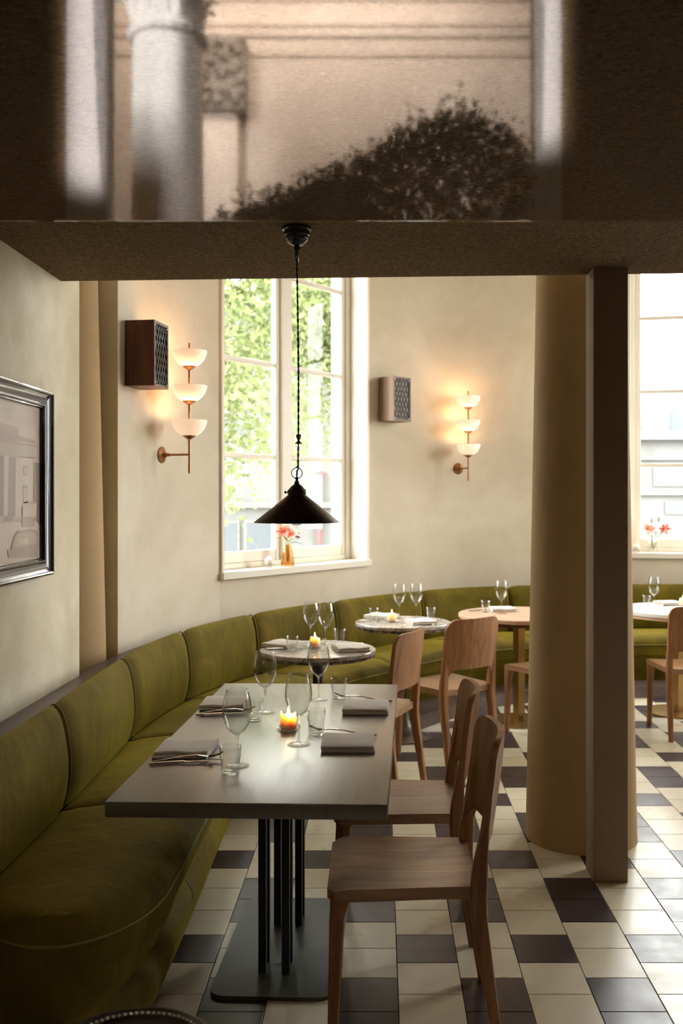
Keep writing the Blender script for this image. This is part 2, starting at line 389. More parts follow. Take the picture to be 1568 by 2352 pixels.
for c in range(-9, 26):
    for r in range(-40, 24):
        x = TX0 + (c + 0.5) * TS; y = TY0 + (0 if c % 2 else TS / 2) + (r + 0.5) * TS
        if y < -3.8 or y > 8.2 or x > 5.0 or (y > 1.5 and not inside_room(x, y)): continue
        dark = (r % 4 in (0, 1)) if c % 2 else (r % 4 == 2)
        seen = False; area = 0
        if y > 2.4:
            px = 874 + 2190 * x / y; py = 1144 + 2190 * 1.55 / y
            hid = (1215 < px < 1455 and y > 4.6) or (py < 1600 and px < 920) or (240 < px < 900 and py < 1840) or (px < 520 and py < 1900)
            seen = -40 < px < 1610 and py < 2400 and not hid; area = 1 / y ** 3
        cells.append((seen, area, x, y, dark))
cells.sort(key=lambda t: (-int(t[0]), -t[1]))
rest = {True: BM(), False: BM()}
for i, (seen, area, x, y, dark) in enumerate(cells):
    if seen and i < 296: put('tile', tplum if dark else tcream, floor, (x, y, 0), (0, 0, 0))
    else:
        b = rest[dark]; h = TS / 2 - 0.0012
        vv = [b.verts.new((x + sx * h, y + sy * h, z)) for z in (-0.008, 0.0) for sx, sy in ((-1, -1), (1, -1), (1, 1), (-1, 1))]
        for k in range(4): b.faces.new((vv[k], vv[(k + 1) % 4], vv[4 + (k + 1) % 4], vv[4 + k]))
        b.faces.new(vv[4:])
for dark, b in rest.items():
    o = obj('tile_field', b, 'tile_plum' if dark else 'tile_cream', floor); o['kind'] = 'stuff'

# ---- walls along the curve, openings for the windows
def wall_piece(bm, s0, s1, z0, z1, flat=False, th=0.35):
    n = 1 if flat else max(2, int((s1 - s0) / 0.08)); secs = []
    for i in range(n + 1):
        s = s0 + (s1 - s0) * i / n
        secs.append([along(s, WN, z0), along(s, WN, z1), along(s, WN - th, z1), along(s, WN - th, z0)])
    loft(bm, secs)
WTOP = 4.6
sW0 = s_near(-1.37, 4.93, WN)
wins = []
sa, sb = s_ray(-0.1685, WN), s_ray(-0.0130, WN); wins.append((sa, sb)); WL = sb - sa
sc_ = s_ray(0.2575, WN); wins.append((sc_, sc_ + WL))
gap = sc_ - sb
wins.append((sc_ + WL + 1.0, sc_ + 2 * WL + 1.0))
SILL, HEAD = 1.03, 3.95
bm = BM(); cur = sW0
for (a, b) in wins:
    wall_piece(bm, cur, a, -0.1, WTOP); wall_piece(bm, a, b, -0.1, SILL, True); wall_piece(bm, a, b, HEAD, WTOP, True); cur = b
wall_piece(bm, cur, SL[-1], -0.1, WTOP)
struct('wall_back', bm, 'plaster', 'curved mottled cream plaster wall behind the green banquette', 'wall')
sbox('wall_left', (-1.75, 1.6, -0.1), (-1.37, 4.34, WTOP), 'plaster_left', 'mottled cream plaster wall with the framed photograph', 'wall', 0.004)
bm = BM(); box(bm, (-2.15, 4.1, -0.1), (-2.0, 5.4, WTOP)); box(bm, (-2.0, 4.931, -0.1), (-1.69, 5.2, WTOP)); box(bm, (-2.0, 4.1, -0.1), (-1.75, 4.34, WTOP))
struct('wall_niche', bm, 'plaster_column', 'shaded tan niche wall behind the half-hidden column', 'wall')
def column(name, x, y, r0, slope, label):
    bm = BM(); lathe(bm, [(r0 + 0.004, -0.004), (r0, 0.02)] + [(r0 - slope * z, z) for z in (0.5, 1, 1.5, 2, 2.5, 3, 3.5, 4, 4.65)], 72)
    bmesh.ops.holes_fill(bm, edges=bm.edges[:]); 
    for v in bm.verts: v.co.x += x; v.co.y += y
    return struct(name, bm, 'plaster_column', label, 'column')
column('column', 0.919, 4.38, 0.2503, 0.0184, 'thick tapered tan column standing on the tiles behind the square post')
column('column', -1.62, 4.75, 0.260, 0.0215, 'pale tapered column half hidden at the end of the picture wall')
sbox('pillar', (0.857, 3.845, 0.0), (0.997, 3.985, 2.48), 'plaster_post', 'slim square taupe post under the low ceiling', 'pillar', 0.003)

# ---- low ceiling, upper walls, tall ceiling
bm = BM(); prism(bm, [(-1.37, 1.75), (5.4, 1.75), (5.4, 3.725), (-1.37, 4.09)], 2.48, 2.78)
struct('ceiling', bm, 'ceiling_wool', 'low brown ceiling of rough wool-textured board', 'ceiling')
bm = BM(); prism(bm, [(-1.37, 3.99), (5.4, 3.62), (5.4, 3.725), (-1.37, 4.09)], 2.78, WTOP)
struct('wall_upper', bm, 'plaster', 'plaster wall above the low ceiling edge', 'wall')
bm = BM(); prism(bm, [(-2.2, 3.55), (5.7, 3.55), (5.7, 8.9), (-2.2, 8.9)], WTOP, WTOP + 0.15)
struct('ceiling_tall', bm, 'plaster', 'high plaster ceiling over the round dining room', 'ceiling')
# ---- hall behind the camera, seen only as a reflection
bm = BM(); box(bm, (-3.4, 1.751, 2.78), (5.7, 1.9, 8.2)); box(bm, (-3.5, 1.6, -0.1), (-1.75, 1.9, 2.78)); box(bm, (-3.4, 1.751, 2.48), (-1.37, 1.9, 2.8))
struct('wall_hall_front', bm, 'plaster_dim', 'dim brown wall above the added reflecting pane', 'wall')
bm = BM(); box(bm, (-3.6, -9.2, -0.1), (-3.4, 1.9, 8.2)); box(bm, (5.24, -9.2, -0.1), (5.6, 1.6, 8.2)); box(bm, (5.24, 1.6, 4.6), (5.6, 1.9, 8.2))
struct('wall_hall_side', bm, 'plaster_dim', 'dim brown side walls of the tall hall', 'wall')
bm = BM(); box(bm, (-3.4, -4.15, -0.1), (-2.45, -4.0, 8.2)); box(bm, (1.41, -4.15, -0.1), (5.24, -4.0, 8.2)); box(bm, (-2.45, -4.15, -0.1), (1.41, -4.0, 3.0))
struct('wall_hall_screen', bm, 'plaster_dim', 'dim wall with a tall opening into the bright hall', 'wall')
bm = BM(); box(bm, (-3.4, -8.4, -0.1), (5.24, -8.2, 8.2)); struct('wall_hall_back', bm, 'plaster_hall', 'pale pinkish hall wall with cornice bands', 'wall')
bm = BM(); box(bm, (-3.6, -9.2, 8.2), (5.7, 1.9, 8.35)); struct('ceiling_hall', bm, 'plaster_hall', 'high pale ceiling of the hall', 'ceiling')
bm = BM(); box(bm, (-2.45, -4.2, 3.0), (-2.14, -3.95, 8.2), 0.01); struct('trim_1', bm, 'stone_white', 'white stone jamb of the hall opening, picture side', 'trim')
bm = BM(); box(bm, (1.20, -4.2, 3.0), (1.41, -3.95, 8.2), 0.01); struct('trim_2', bm, 'stone_white', 'white stone jamb of the hall opening, window side', 'trim')
bm = BM()
for z0, z1, y in ((6.95, 7.02, -8.18), (7.18, 7.30, -8.165), (7.30, 7.40, -8.14), (7.62, 7.7, -8.16)): box(bm, (-3.4, -8.2, z0), (5.24, y, z1), 0.02)
struct('trim_3', bm, 'plaster_hall', 'moulded cornice bands on the hall wall', 'trim')
# hall column with leafy capital
bm = BM(); cx, cyy = -2.09, -5.9
lathe(bm, [(0.36, 0), (0.36, 3.0), (0.335, 5.95), (0.335, 6.0), (0.375, 6.02), (0.39, 6.06), (0.375, 6.1), (0.34, 6.12), (0.34, 6.2), (0.37, 6.5), (0.46, 6.85)], 48)
for v in bm.verts: v.co.x += cx; v.co.y += cyy
col = struct('column_hall', bm, 'stone_white', 'white classical hall column with carved capital', 'column')
lb = BM(); 
for k in range(3):
    leaf_secs = [(-0.075, 0.0, 0.0), (-0.08, 0.02, 0.15), (-0.06, 0.05, 0.26), (-0.03, 0.13, 0.32)]
secs = []
for (hw, out, z) in [(0.075, 0.0, 0.0), (0.085, 0.02, 0.14), (0.07, 0.05, 0.24), (0.05, 0.11, 0.30), (0.03, 0.15, 0.27)]:
    secs.append([(0.33 + out, -hw, z), (0.36 + out, 0, z + 0.01), (0.33 + out, hw, z), (0.31 + out, 0, z)])
loft(lb, secs); lm = mesh(lb, 'capital_leaf', 'stone_white')
for row in range(2):
    for k in range(12): put('capital_leaf', lm, col, (cx, cyy, 6.14 + 0.3 * row), (0, 0, 2 * PI * (k + 0.5 * row) / 12))
bm = BM(); box(bm, (cx - 0.5, cyy - 0.5, 6.85), (cx + 0.5, cyy + 0.5, 7.0), 0.03); obj('abacus', bm, 'stone_white', col)
# hall pilaster with carved block capital
bm = BM(); box(bm, (-2.2, -8.2, 0), (-1.72, -8.0, 6.19), 0.01); pil = struct('pilaster', bm, 'plaster_hall', 'flat hall pilaster with a carved capital', 'column')
bm = BM(); box(bm, (-2.24, -8.2, 6.19), (-1.62, -7.92, 7.1), 0.02)
random.seed(4)
for i in range(70):
    x = random.uniform(-2.2, -1.66); z = random.uniform(6.24, 7.06); r = random.uniform(0.03, 0.08)
    lathe(bm, [(0, 0.06), (r * 0.7, 0.045), (r, 0)], 8, Matrix.Translation((x, -7.92, z)) @ Matrix.Rotation(PI / 2, 4, 'X') @ Matrix.Scale(-1, 4, (0, 0, 1)))
obj('capital', bm, 'stone_grey', pil)

# added leaf mass, stand-in for an unidentified dark shape in the reflection
pt = thing('reflection_mass', 'added dark leaf mass in the hall, shaping the dark patch in the reflection', 'reflection_mass', (0.0, -4.08, 3.0))
bm = BM(); box(bm, (-1.6, -0.1, 0.0), (1.15, 0.12, 0.25), 0.01); obj('mass_base', bm, 'plaster_dim', pt)
random.seed(11); verts, faces, tint = [], [], []
CT = [(-2.0, 0.45), (-1.5, 0.6), (-1.11, 0.82), (-0.6, 1.02), (-0.25, 1.18), (0.05, 1.36), (0.26, 1.52), (0.48, 1.57), (0.64, 1.64), (0.85, 1.55), (1.12, 1.34), (1.3, 1.15)]
def ctop(x):
    for (a, b), (c, d) in zip(CT, CT[1:]):
        if a <= x <= c: return b + (d - b) * (x - a) / (c - a)
    return 0.5
for k in range(20000):
    x = random.uniform(-1.6, 1.19); z = 0.2 + (ctop(x) - 0.24) * random.random() ** 0.7 + random.gauss(0, 0.075); p = Vector((x, random.gauss(0.02, 0.07), z))
    u = Vector((random.gauss(0, 1), random.gauss(0, 1), random.gauss(0.4, 1))).normalized(); v = u.orthogonal().normalized(); l = random.uniform(0.025, 0.06); i = len(verts)
    verts += [p, p + u * l * 0.5 + v * l * 0.4, p + u * l, p + u * l * 0.5 - v * l * 0.4]; faces.append((i, i + 1, i + 2, i + 3))
me = bpy.data.meshes.new('reflection_mass_flakes'); me.from_pydata([tuple(q) for q in verts], [], faces); me.materials.append(MATS['mass_dark']); o = put('mass_flakes', me, pt); o['kind'] = 'stuff'

# ---- pane added under the low ceiling's front edge to carry the hall reflection
bm = BM(); box(bm, (-1.37, 1.735, 2.055), (5.2, 1.741, 2.48))
struct('window_5', bm, 'reflector_glass', 'added reflecting glass pane below the low ceiling front, carrying the hall reflection', 'window')

# ---- windows
def make_window(idx, a, b, label):
    A, B = along(a, WN, 0), along(b, WN, 0); u = (B - A); L = u.length; u.normalize(); no = Vector((-u.y, u.x, 0))
    if no.dot(A - Vector((2, 5, 0))) < 0: no = -no
    M = Matrix((( u.x, no.x, 0, A.x), (u.y, no.y, 0, A.y), (0, 0, 1, 0), (0, 0, 0, 1)))
    root = thing('window_%d' % idx, label, 'window', (0, 0, 0), kind='structure')
    def bx(name, x0, x1, d0, d1, z0, z1, bev=0.004, mat='white_paint', par=root):
        bm = BM(); box(bm, (x0, d0, z0), (x1, d1, z1), bev, 1); o = obj(name, bm, mat, par); o.matrix_local = M; return o
    D = 0.15
    bx('casing', 0.0, 0.03, -0.015, 0.34, SILL, HEAD); bx('casing', L - 0.03, L, -0.015, 0.34, SILL, HEAD); bx('casing', 0.03, L - 0.03, -0.015, 0.34, HEAD - 0.03, HEAD)
    bx('sill', -0.005, L + 0.005, -0.035, 0.34, SILL - 0.002, SILL + 0.045)
    zb, zt = SILL + 0.045, HEAD - 0.03
    bx('frame_stile', 0.03, 0.085, D, D + 0.07, zb, zt); bx('frame_stile', L - 0.085, L - 0.03, D, D + 0.07, zb, zt)
    bx('frame_rail', 0.085, L - 0.085, D + 0.005, D + 0.065, zb, zb + 0.04); bx('frame_rail', 0.085, L - 0.085, D + 0.005, D + 0.065, zt - 0.05, zt)
    mid = L / 2; bx('mullion', mid - 0.045, mid + 0.045, D - 0.012, D + 0.075, zb + 0.04, zt - 0.05, 0.006)
    zs = [1.84, 2.49, 3.14]; z0, z1 = zb + 0.04, zt - 0.05
    for (x0, x1) in ((0.085, mid - 0.045), (mid + 0.045, L - 0.085)):
        cas = bx('stile', x0, x0 + 0.045, D + 0.01, D + 0.055, z0, z1); bx('stile', x1 - 0.045, x1, D + 0.01, D + 0.055, z0, z1)
        bx('rail', x0 + 0.045, x1 - 0.045, D + 0.012, D + 0.053, z0, z0 + 0.075); bx('rail', x0 + 0.045, x1 - 0.045, D + 0.012, D + 0.053, z1 - 0.07, z1)
        for z in zs: bx('muntin', x0 + 0.045, x1 - 0.045, D + 0.014, D + 0.05, z - 0.017, z + 0.017, 0.006)
        br = [z0 + 0.075] + zs + [z1 - 0.07]
        for p, q in zip(br, br[1:]): bx('pane', x0 + 0.045, x1 - 0.045, D + 0.03, D + 0.034, p + (0.017 if p in zs else 0), q - (0.017 if q in zs else 0), 0, 'window_glass')
    c = M @ Vector((L / 2, 0.36, (SILL + HEAD) / 2)); t = M @ Vector((L / 2, -1, (SILL + HEAD) / 2))
    area_light('window_daylight_portal', c, t, L - 0.06, HEAD - SILL - 0.08, 1.0, portal=True)
    return M, L
WM = []
WM.append(make_window(1, *wins[0], 'tall white casement window behind the hanging black lamp'))
WM.append(make_window(2, *wins[1], 'tall white window beyond the square post'))
WM.append(make_window(3, *wins[2], 'tall white window on the far side of the round room'))


# ================================================================== BANQUETTE
bq = thing('banquette', 'long olive green velvet banquette curving along the wall', 'banquette')
seam_pts = [(-1.18, 3.416), (-1.191, 4.392), (-1.112, 5.26), (-0.828, 6.03), (-0.351, 6.75), (0.30, 7.52), (1.05, 7.95)]
seams = [s_near(-1.175, 1.75), s_near(-1.176, 2.46)] + [s_near(*p) for p in seam_pts]
while seams[-1] < s_near(4.6, 6.9): seams.append(seams[-1] + 0.86)
def smooth01(t): t = max(0, min(1, t)); return t * t * (3 - 2 * t)
def back_section(s, e):
    """e: 0 at a cushion end, 1 in its middle"""
    k = math.sqrt(max(0.0, 1 - (1 - e) ** 2)); d = 0.028 * (1 - k)
    prof = [(0.000, 0.44), (0.000, 0.79 - d), (0.004, 0.812 - d), (0.016, 0.820 - d), (0.034, 0.815 - d * 1.3), (0.052, 0.795 - d * 1.6), (0.064, 0.765 - d * 1.6), (0.076, 0.71), (0.086, 0.64), (0.088, 0.57), (0.080, 0.51), (0.066, 0.465), (0.050, 0.44)]
    return [along(s, (n if i < 2 else n * (0.40 + 0.60 * k)), z) for i, (n, z) in enumerate(prof)]
for a, b in zip(seams, seams[1:]):
    bm = BM(); a_, b_ = a + 0.003, b - 0.003; L = b_ - a_; ts = [0, 0.003, 0.008, 0.016, 0.028, 0.045, 0.07, 0.1]; n = 14
    ss = [a_ + t for t in ts] + [a_ + 0.1 + (L - 0.2) * i / n for i in range(1, n)] + [b_ - t for t in reversed(ts)]
    loft(bm, [back_section(s, min(1, min(s - a_, b_ - s) / 0.11)) for s in ss])
    cush = obj('back_cushion', bm, 'velvet', bq)
    pb = BM(); e = back_section(b_ - 0.012, 0.35)[2:]
    tube(pb, [p + Vector((0, 0, 0.002)) for p in e], 0.0035, 6); obj('piping', pb, 'piping_velvet', cush)
# seat cushions with crowned tops, piping under the front edge
S_END = s_near(-1.175, 2.47)
def endw(s):
    a = s - S_END
    if a >= 0.36: return 1.0
    return math.sqrt(max(0.0, 1 - ((0.36 - a) / 0.36) ** 2))
def nn(s, n):
    e = endw(s); c = 0.30
    return c + (n - c) * max(e, 0.02) if e < 1 else n
seat_prof = [(0.040, 0.30), (0.040, 0.430), (0.10, 0.452), (0.22, 0.466), (0.36, 0.468), (0.46, 0.460), (0.515, 0.440), (0.540, 0.410), (0.546, 0.385), (0.540, 0.365), (0.53, 0.30)]
def seat_section(s, e):
    k = math.sqrt(max(0.0, 1 - (1 - e) ** 2))
    return [along(s, nn(s, n), z - (0.022 * (1 - k) if 0.43 < z else 0)) for n, z in seat_prof]
sseams = [S_END] + seams[2:]
for i, (a, b) in enumerate(zip(sseams, sseams[1:])):
    bm = BM(); a_, b_ = a + 0.002, b - 0.002; L = b_ - a_; n = 26 if i == 0 else 14
    ss = [a_ + t for t in (0, 0.004, 0.012, 0.025, 0.045, 0.07)] + [a_ + 0.07 + (L - 0.14) * k / n for k in range(1, n)] + [b_ - t for t in (0.07, 0.045, 0.025, 0.012, 0.004, 0)]
    loft(bm, [seat_section(s, 1 if (i == 0 and s < a_ + 0.3) else min(1, min(s - a_, b_ - s) / 0.06)) for s in ss])
    seat = obj('seat_cushion', bm, 'velvet', bq)
    pb = BM(); pts = [along(s, nn(s, 0.547), 0.384) for s in ss]
    if i == 0: pts = [along(s, nn(s, 0.05), 0.384) for s in reversed(ss[:14])] + pts
    tube(pb, pts, 0.0045, 6); obj('piping', pb, 'piping_velvet', seat)
# base with front panel and padded bottom roll
base_prof = [(0.06, 0.0), (0.06, 0.30), (0.522, 0.30), (0.500, 0.22), (0.468, 0.185), (0.44, 0.12), (0.43, 0.0)]
roll_prof = [(0.455 + 0.055 * math.cos(a), 0.097 + 0.092 * math.sin(a)) for a in [2 * PI * k / 12 for k in range(12)]]
for a, b in zip(sseams, sseams[1:]):
    n = 22; ss = [a + (b - a) * (k / n) ** (1.6 if a == S_END else 1) for k in range(n + 1)]
    bm = BM(); loft(bm, [[along(s, nn(s, n_), z) for n_, z in base_prof] for s in ss]); obj('front_panel', bm, 'velvet', bq)
    if a < s_near(-0.83, 6.03):
        bm = BM(); loft(bm, [[along(s, nn(s, n_), z) for n_, z in roll_prof] for s in [a + 0.003 + (b - a - 0.006) * (k / n) ** (1.6 if a == S_END else 1) for k in range(n + 1)]]); obj('base_roll', bm, 'velvet', bq)
# ledge between the cushion backs and the wall, low foot step round the far side
bm = BM(); n = 120; s0, s1 = s_near(-1.175, 1.7), seams[-1]
loft(bm, [[along(s, 0.0, 0.0), along(s, 0.0, 0.742), along(s, WN + 0.004, 0.742), along(s, WN + 0.004, 0.0)] for s in [s0 + (s1 - s0) * k / n for k in range(n + 1)]])
obj('ledge', bm, 'ledge_wood', bq)
bm = BM(); s0 = s_near(-0.6, 6.4)
loft(bm, [[along(s, 0.4, 0.0), along(s, 0.4, 0.085), along(s, 0.70, 0.085), along(s, 0.72, 0.0)] for s in [s0 + (s1 - s0) * k / n for k in range(n + 1)]])
obj('foot_step', bm, 'ledge_wood', bq)

# ================================================================== CHAIRS (front is +x)
def grid_shell(bm, P, Q):
    """two matching grids of points (front, back) closed along their rims"""
    A = [[bm.verts.new(p) for p in row] for row in P]; B = [[bm.verts.new(p) for p in row] for row in Q]
    R, K = len(A), len(A[0])
    for i in range(R - 1):
        for j in range(K - 1):
            bm.faces.new((A[i][j], A[i][j + 1], A[i + 1][j + 1], A[i + 1][j])); bm.faces.new((B[i][j], B[i + 1][j], B[i + 1][j + 1], B[i][j + 1]))
    rim = [(0, j) for j in range(K)] + [(i, K - 1) for i in range(1, R)] + [(R - 1, j) for j in range(K - 2, -1, -1)] + [(i, 0) for i in range(R - 2, 0, -1)]
    for (i, j), (i2, j2) in zip(rim, rim[1:] + rim[:1]): bm.faces.new((A[i][j], B[i][j], B[i2][j2], A[i2][j2]))
def back_x(y, z):
    lean = -0.205 - 0.050 * smooth01((z - 0.40) / 0.5)
    return lean - 0.044 * (1 - (y / 0.2) ** 2)
def chair_parts():
    parts = []
    bm = BM(); K = 29; J = 16; P, Q = [], []
    for i in range(K):
        y = -0.2 + 0.4 * i / (K - 1); ay = abs(y); zl = 0.572; zt = 0.862
        if ay > 0.12: zl -= 0.05 * (1 - math.sqrt(max(0, 1 - ((ay - 0.12) / 0.05) ** 2))) if ay < 0.17 else 0.05 + 0.07 * smooth01((ay - 0.17) / 0.01)
        if ay > 0.135: zt -= 0.062 * (1 - math.sqrt(max(0, 1 - ((ay - 0.135) / 0.0655) ** 2)))
        th = 0.010
        P.append([(back_x(y, z) + th, y, z) for z in [zl + (zt - zl) * j / J for j in range(J + 1)]])
        Q.append([(back_x(y, z) - th, y, z) for z in [zl + (zt - zl) * j / J for j in range(J + 1)]])
    grid_shell(bm, P, Q); bmesh.ops.bevel(bm, geom=[e for e in bm.edges if e.calc_face_angle(0) > 1.0], offset=0.004, segments=2, affect='EDGES', clamp_overlap=True)
    parts.append(('backrest', mesh(bm, 'chair_backrest', 'oak_chair')))
    # seat: dished solid wood, rounded front corners, thick edges
    bm = BM(); P, Q = [], []; KX, KY = 21, 21
    for i in range(KX):
        x = -0.215 + 0.43 * i / (KX - 1); row, low = [], []
        for j in range(KY):
            v = -1 + 2 * j / (KY - 1); hw = 0.195 + 0.02 * smooth01((x + 0.2) / 0.4)
            if x > 0.18: hw -= 0.035 * (1 - math.sqrt(max(0, 1 - ((x - 0.18) / 0.035) ** 2)))
            y = v * hw; dish = 0.014 * (1 - v * v) * (1 - ((x + 0.03) / 0.26) ** 2)
            fr = 0.010 * smooth01((x - 0.15) / 0.065)
            row.append((x, y, 0.457 - dish - fr)); low.append((x, y * 0.985, 0.421 - 0.2 * dish))
        P.append(row); Q.append(low)
    grid_shell(bm, P, Q); bmesh.ops.bevel(bm, geom=[e for e in bm.edges if e.calc_face_angle(0) > 0.9], offset=0.005, segments=2, affect='EDGES', clamp_overlap=True)
    parts.append(('seat', mesh(bm, 'chair_seat', 'oak_seat')))
    for sy in (-1, 1):
        bm = BM(); y = sy * 0.185
        leg_loft(bm, [(0.200, sy * 0.190, 0.0, 0.0145, 0.014, 0.005), (0.192, y, 0.25, 0.018, 0.018, 0.006), (0.187, y, 0.37, 0.021, 0.021, 0.007), (0.180, y, 0.41, 0.026, 0.022, 0.007), (0.172, y, 0.435, 0.034, 0.022, 0.007)])
        parts.append(('leg', mesh(bm, 'chair_front_leg', 'oak_chair')))
        bm = BM(); path = []
        for z in (0.0, 0.12, 0.25, 0.36, 0.42, 0.46, 0.50, 0.56, 0.62, 0.70):
            x = -0.268 + 0.063 * (z / 0.42) if z < 0.42 else back_x(0.186, z)
            hx = 0.0145 + 0.009 * smooth01(z / 0.4) - 0.0165 * smooth01((z - 0.46) / 0.22); hy = 0.014 + 0.006 * smooth01(z / 0.4) - 0.006 * smooth01((z - 0.5) / 0.2)
            path.append((x, sy * (0.190 - 0.006 * smooth01(z / 0.4)), z, hx, hy, min(hx, hy) * 0.45))
        leg_loft(bm, path); parts.append(('leg', mesh(bm, 'chair_rear_leg', 'oak_chair')))
    return parts
CHAIR = chair_parts()
def chair(x, y, facing, label):
    t = thing('dining_chair', label, 'chair', (x, y, 0), facing, 'pale wooden dining chairs')
    for nme, me in CHAIR: put(nme, me, t)
    return t
chair(0.062, 2.875, PI + 0.01, 'wooden chair nearest the camera, pulled up to the rectangular table')
chair(0.055, 3.50, PI - 0.02, 'wooden chair on the far seat side of the rectangular table, tucked behind another chair')
chair(-0.085, 5.07, math.radians(157), 'wooden chair turned toward the round marble table nearest the rectangular table')
chair(0.375, 5.695, math.radians(127), 'wooden chair with its back to the camera before the veined marble table')
chair(1.10, 6.25, math.radians(122), 'wooden chair half hidden behind the thick column')
chair(2.03, 6.33, math.radians(91), 'wooden chair beyond the post, cut by the picture edge')

# ================================================================== TABLES
tb = thing('dining_table', 'rectangular dark stained oak dining table on black steel posts', 'table', (-0.328, 3.305, 0), math.radians(-1.9))
bm = BM(); box(bm, (-0.373, -0.805, 0.708), (0.373, 0.805, 0.75), 0.003, 2); obj('table_top', bm, 'grey_oak', tb)
bm = BM(); prism(bm, rrect(0.195, 0.365, 0.05, 6), 0.0, 0.012); bmesh.ops.bevel(bm, geom=[e for e in bm.edges if e.calc_face_angle(0) > 1.0], offset=0.002, segments=1, affect='EDGES')
obj('base_plate', bm, 'plate_steel', tb)
for cy_ in (-0.175, 0.175):
    for sx in (-1, 1):
        for sy in (-1, 1):
            bm = BM(); box(bm, (sx * 0.038 - 0.0125 - 0.01, cy_ + sy * 0.038 - 0.0125, 0.0122), (sx * 0.038 + 0.0125 - 0.01, cy_ + sy * 0.038 + 0.0125, 0.7078), 0.0015, 1); obj('post', bm, 'black_steel', tb)
def disc(bm, r, z0, z1, bev=0.003, seg=72): lathe(bm, [(0, z0), (r - bev, z0), (r, z0 + bev), (r, z1 - bev), (r - bev, z1), (0, z1)], seg)
def round_table(x, y, r, label, kind):
    t = thing('round_table', label, 'table', (x, y, 0), 0.3, 'small round tables along the banquette')
    if kind == 'marble':
        bm = BM(); disc(bm, r, 0.728, 0.75, 0.004); obj('table_top', bm, 'marble', t)
        bm = BM(); disc(bm, r - 0.006, 0.712, 0.7279, 0.004); obj('top_edge', bm, 'marble_dark', t)
        bm = BM(); lathe(bm, [(0, 0.03), (0.028, 0.03), (0.028, 0.6), (0.032, 0.69), (0.07, 0.7119), (0, 0.7119)], 32); obj('stem', bm, 'black_steel', t)
        bm = BM(); lathe(bm, [(0, 0), (0.18, 0), (0.182, 0.012), (0.13, 0.03), (0.075, 0.065), (0.045, 0.12), (0.032, 0.2), (0.029, 0.26), (0, 0.26)], 48); obj('trumpet_base', bm, 'pewter', t)
    else:
        bm = BM(); disc(bm, r, 0.722, 0.75, 0.004); obj('table_top', bm, 'pink_wood' if kind == 'wood' else 'white_laminate', t)
        bm = BM(); disc(bm, r - 0.012, 0.700, 0.7219, 0.004); obj('top_edge', bm, 'walnut' if kind == 'wood' else 'pink_wood', t)
        bm = BM(); lathe(bm, [(0, 0.012), (0.045, 0.012), (0.045, 0.6999), (0, 0.6999)], 6); obj('hexagonal_stem', bm, 'brass', t)
        bm = BM(); disc(bm, 0.225, 0.0, 0.012, 0.003); obj('base_plate', bm, 'brass', t)
    return t
round_table(-0.333, 5.064, 0.307, 'round grey marble table closest to the rectangular table', 'marble')
round_table(0.144, 6.169, 0.307, 'round veined marble table in front of the far banquette', 'marble')
round_table(0.960, 6.62, 0.42, 'round pale wood table with brass leg beside the column', 'wood')
round_table(2.15, 6.90, 0.42, 'round white-topped table with brass foot beyond the post', 'white')

# ================================================================== TABLEWARE
def wine_parts():
    bm = BM(); lathe(bm, [(0, 0.094), (0.010, 0.095), (0.024, 0.106), (0.036, 0.126), (0.0435, 0.15), (0.0445, 0.165), (0.042, 0.19), (0.036, 0.215), (0.0325, 0.229), (0.0318, 0.2296), (0.0312, 0.229),
                          (0.0348, 0.215), (0.0408, 0.19), (0.0433, 0.165), (0.0423, 0.15), (0.0348, 0.127), (0.0225, 0.108), (0.008, 0.099), (0, 0.0985)], 40)
    bowl = mesh(bm, 'wine_bowl', 'thin_crystal', 60)
    bm = BM(); lathe(bm, [(0, 0.006), (0.006, 0.007), (0.0042, 0.02), (0.0036, 0.05), (0.004, 0.08), (0.0075, 0.0945), (0, 0.0945)], 20); stem = mesh(bm, 'wine_stem', 'clear_glass', 60)
    bm = BM(); lathe(bm, [(0, 0.0), (0.036, 0.0), (0.0375, 0.0008), (0.037, 0.0018), (0.02, 0.0035), (0.008, 0.0062), (0, 0.0064)], 40); foot = mesh(bm, 'wine_foot', 'clear_glass', 60)
    return [('bowl', bowl), ('stem', stem), ('foot', foot)]
WINE = wine_parts()
def wine(x, y, label, z=0.7502, sc_=1.0):
    t = thing('wine_glass', label, 'wine glass', (x, y, z), 0, 'wine glasses on the tables')
    for n_, me in WINE: o = put(n_, me, t)
    return t
def rib(a, z): return 1.0 if z > 0.043 or z < 0.002 else 1 - 0.05 * (0.5 + 0.5 * math.cos(16 * a))
bm = BM(); lathe(bm, [(0, 0.0), (0.0245, 0.0), (0.0262, 0.002), (0.0268, 0.012), (0.0276, 0.03), (0.0284, 0.0425), (0.0302, 0.0455), (0.0312, 0.06), (0.0322, 0.079), (0.0316, 0.0797), (0.0308, 0.079), (0.0296, 0.055), (0.0284, 0.046), (0.0255, 0.03), (0.0235, 0.012), (0.0215, 0.0085), (0, 0.008)], 80, rmod=rib)
TUMB = mesh(bm, 'tumbler', 'tumbler_crystal', 70)
def tumbler(x, y, label, z=0.7502):
    return tag(put('tumbler', TUMB, None, (x, y, z)), label, 'glass', 'water tumblers on the tables')
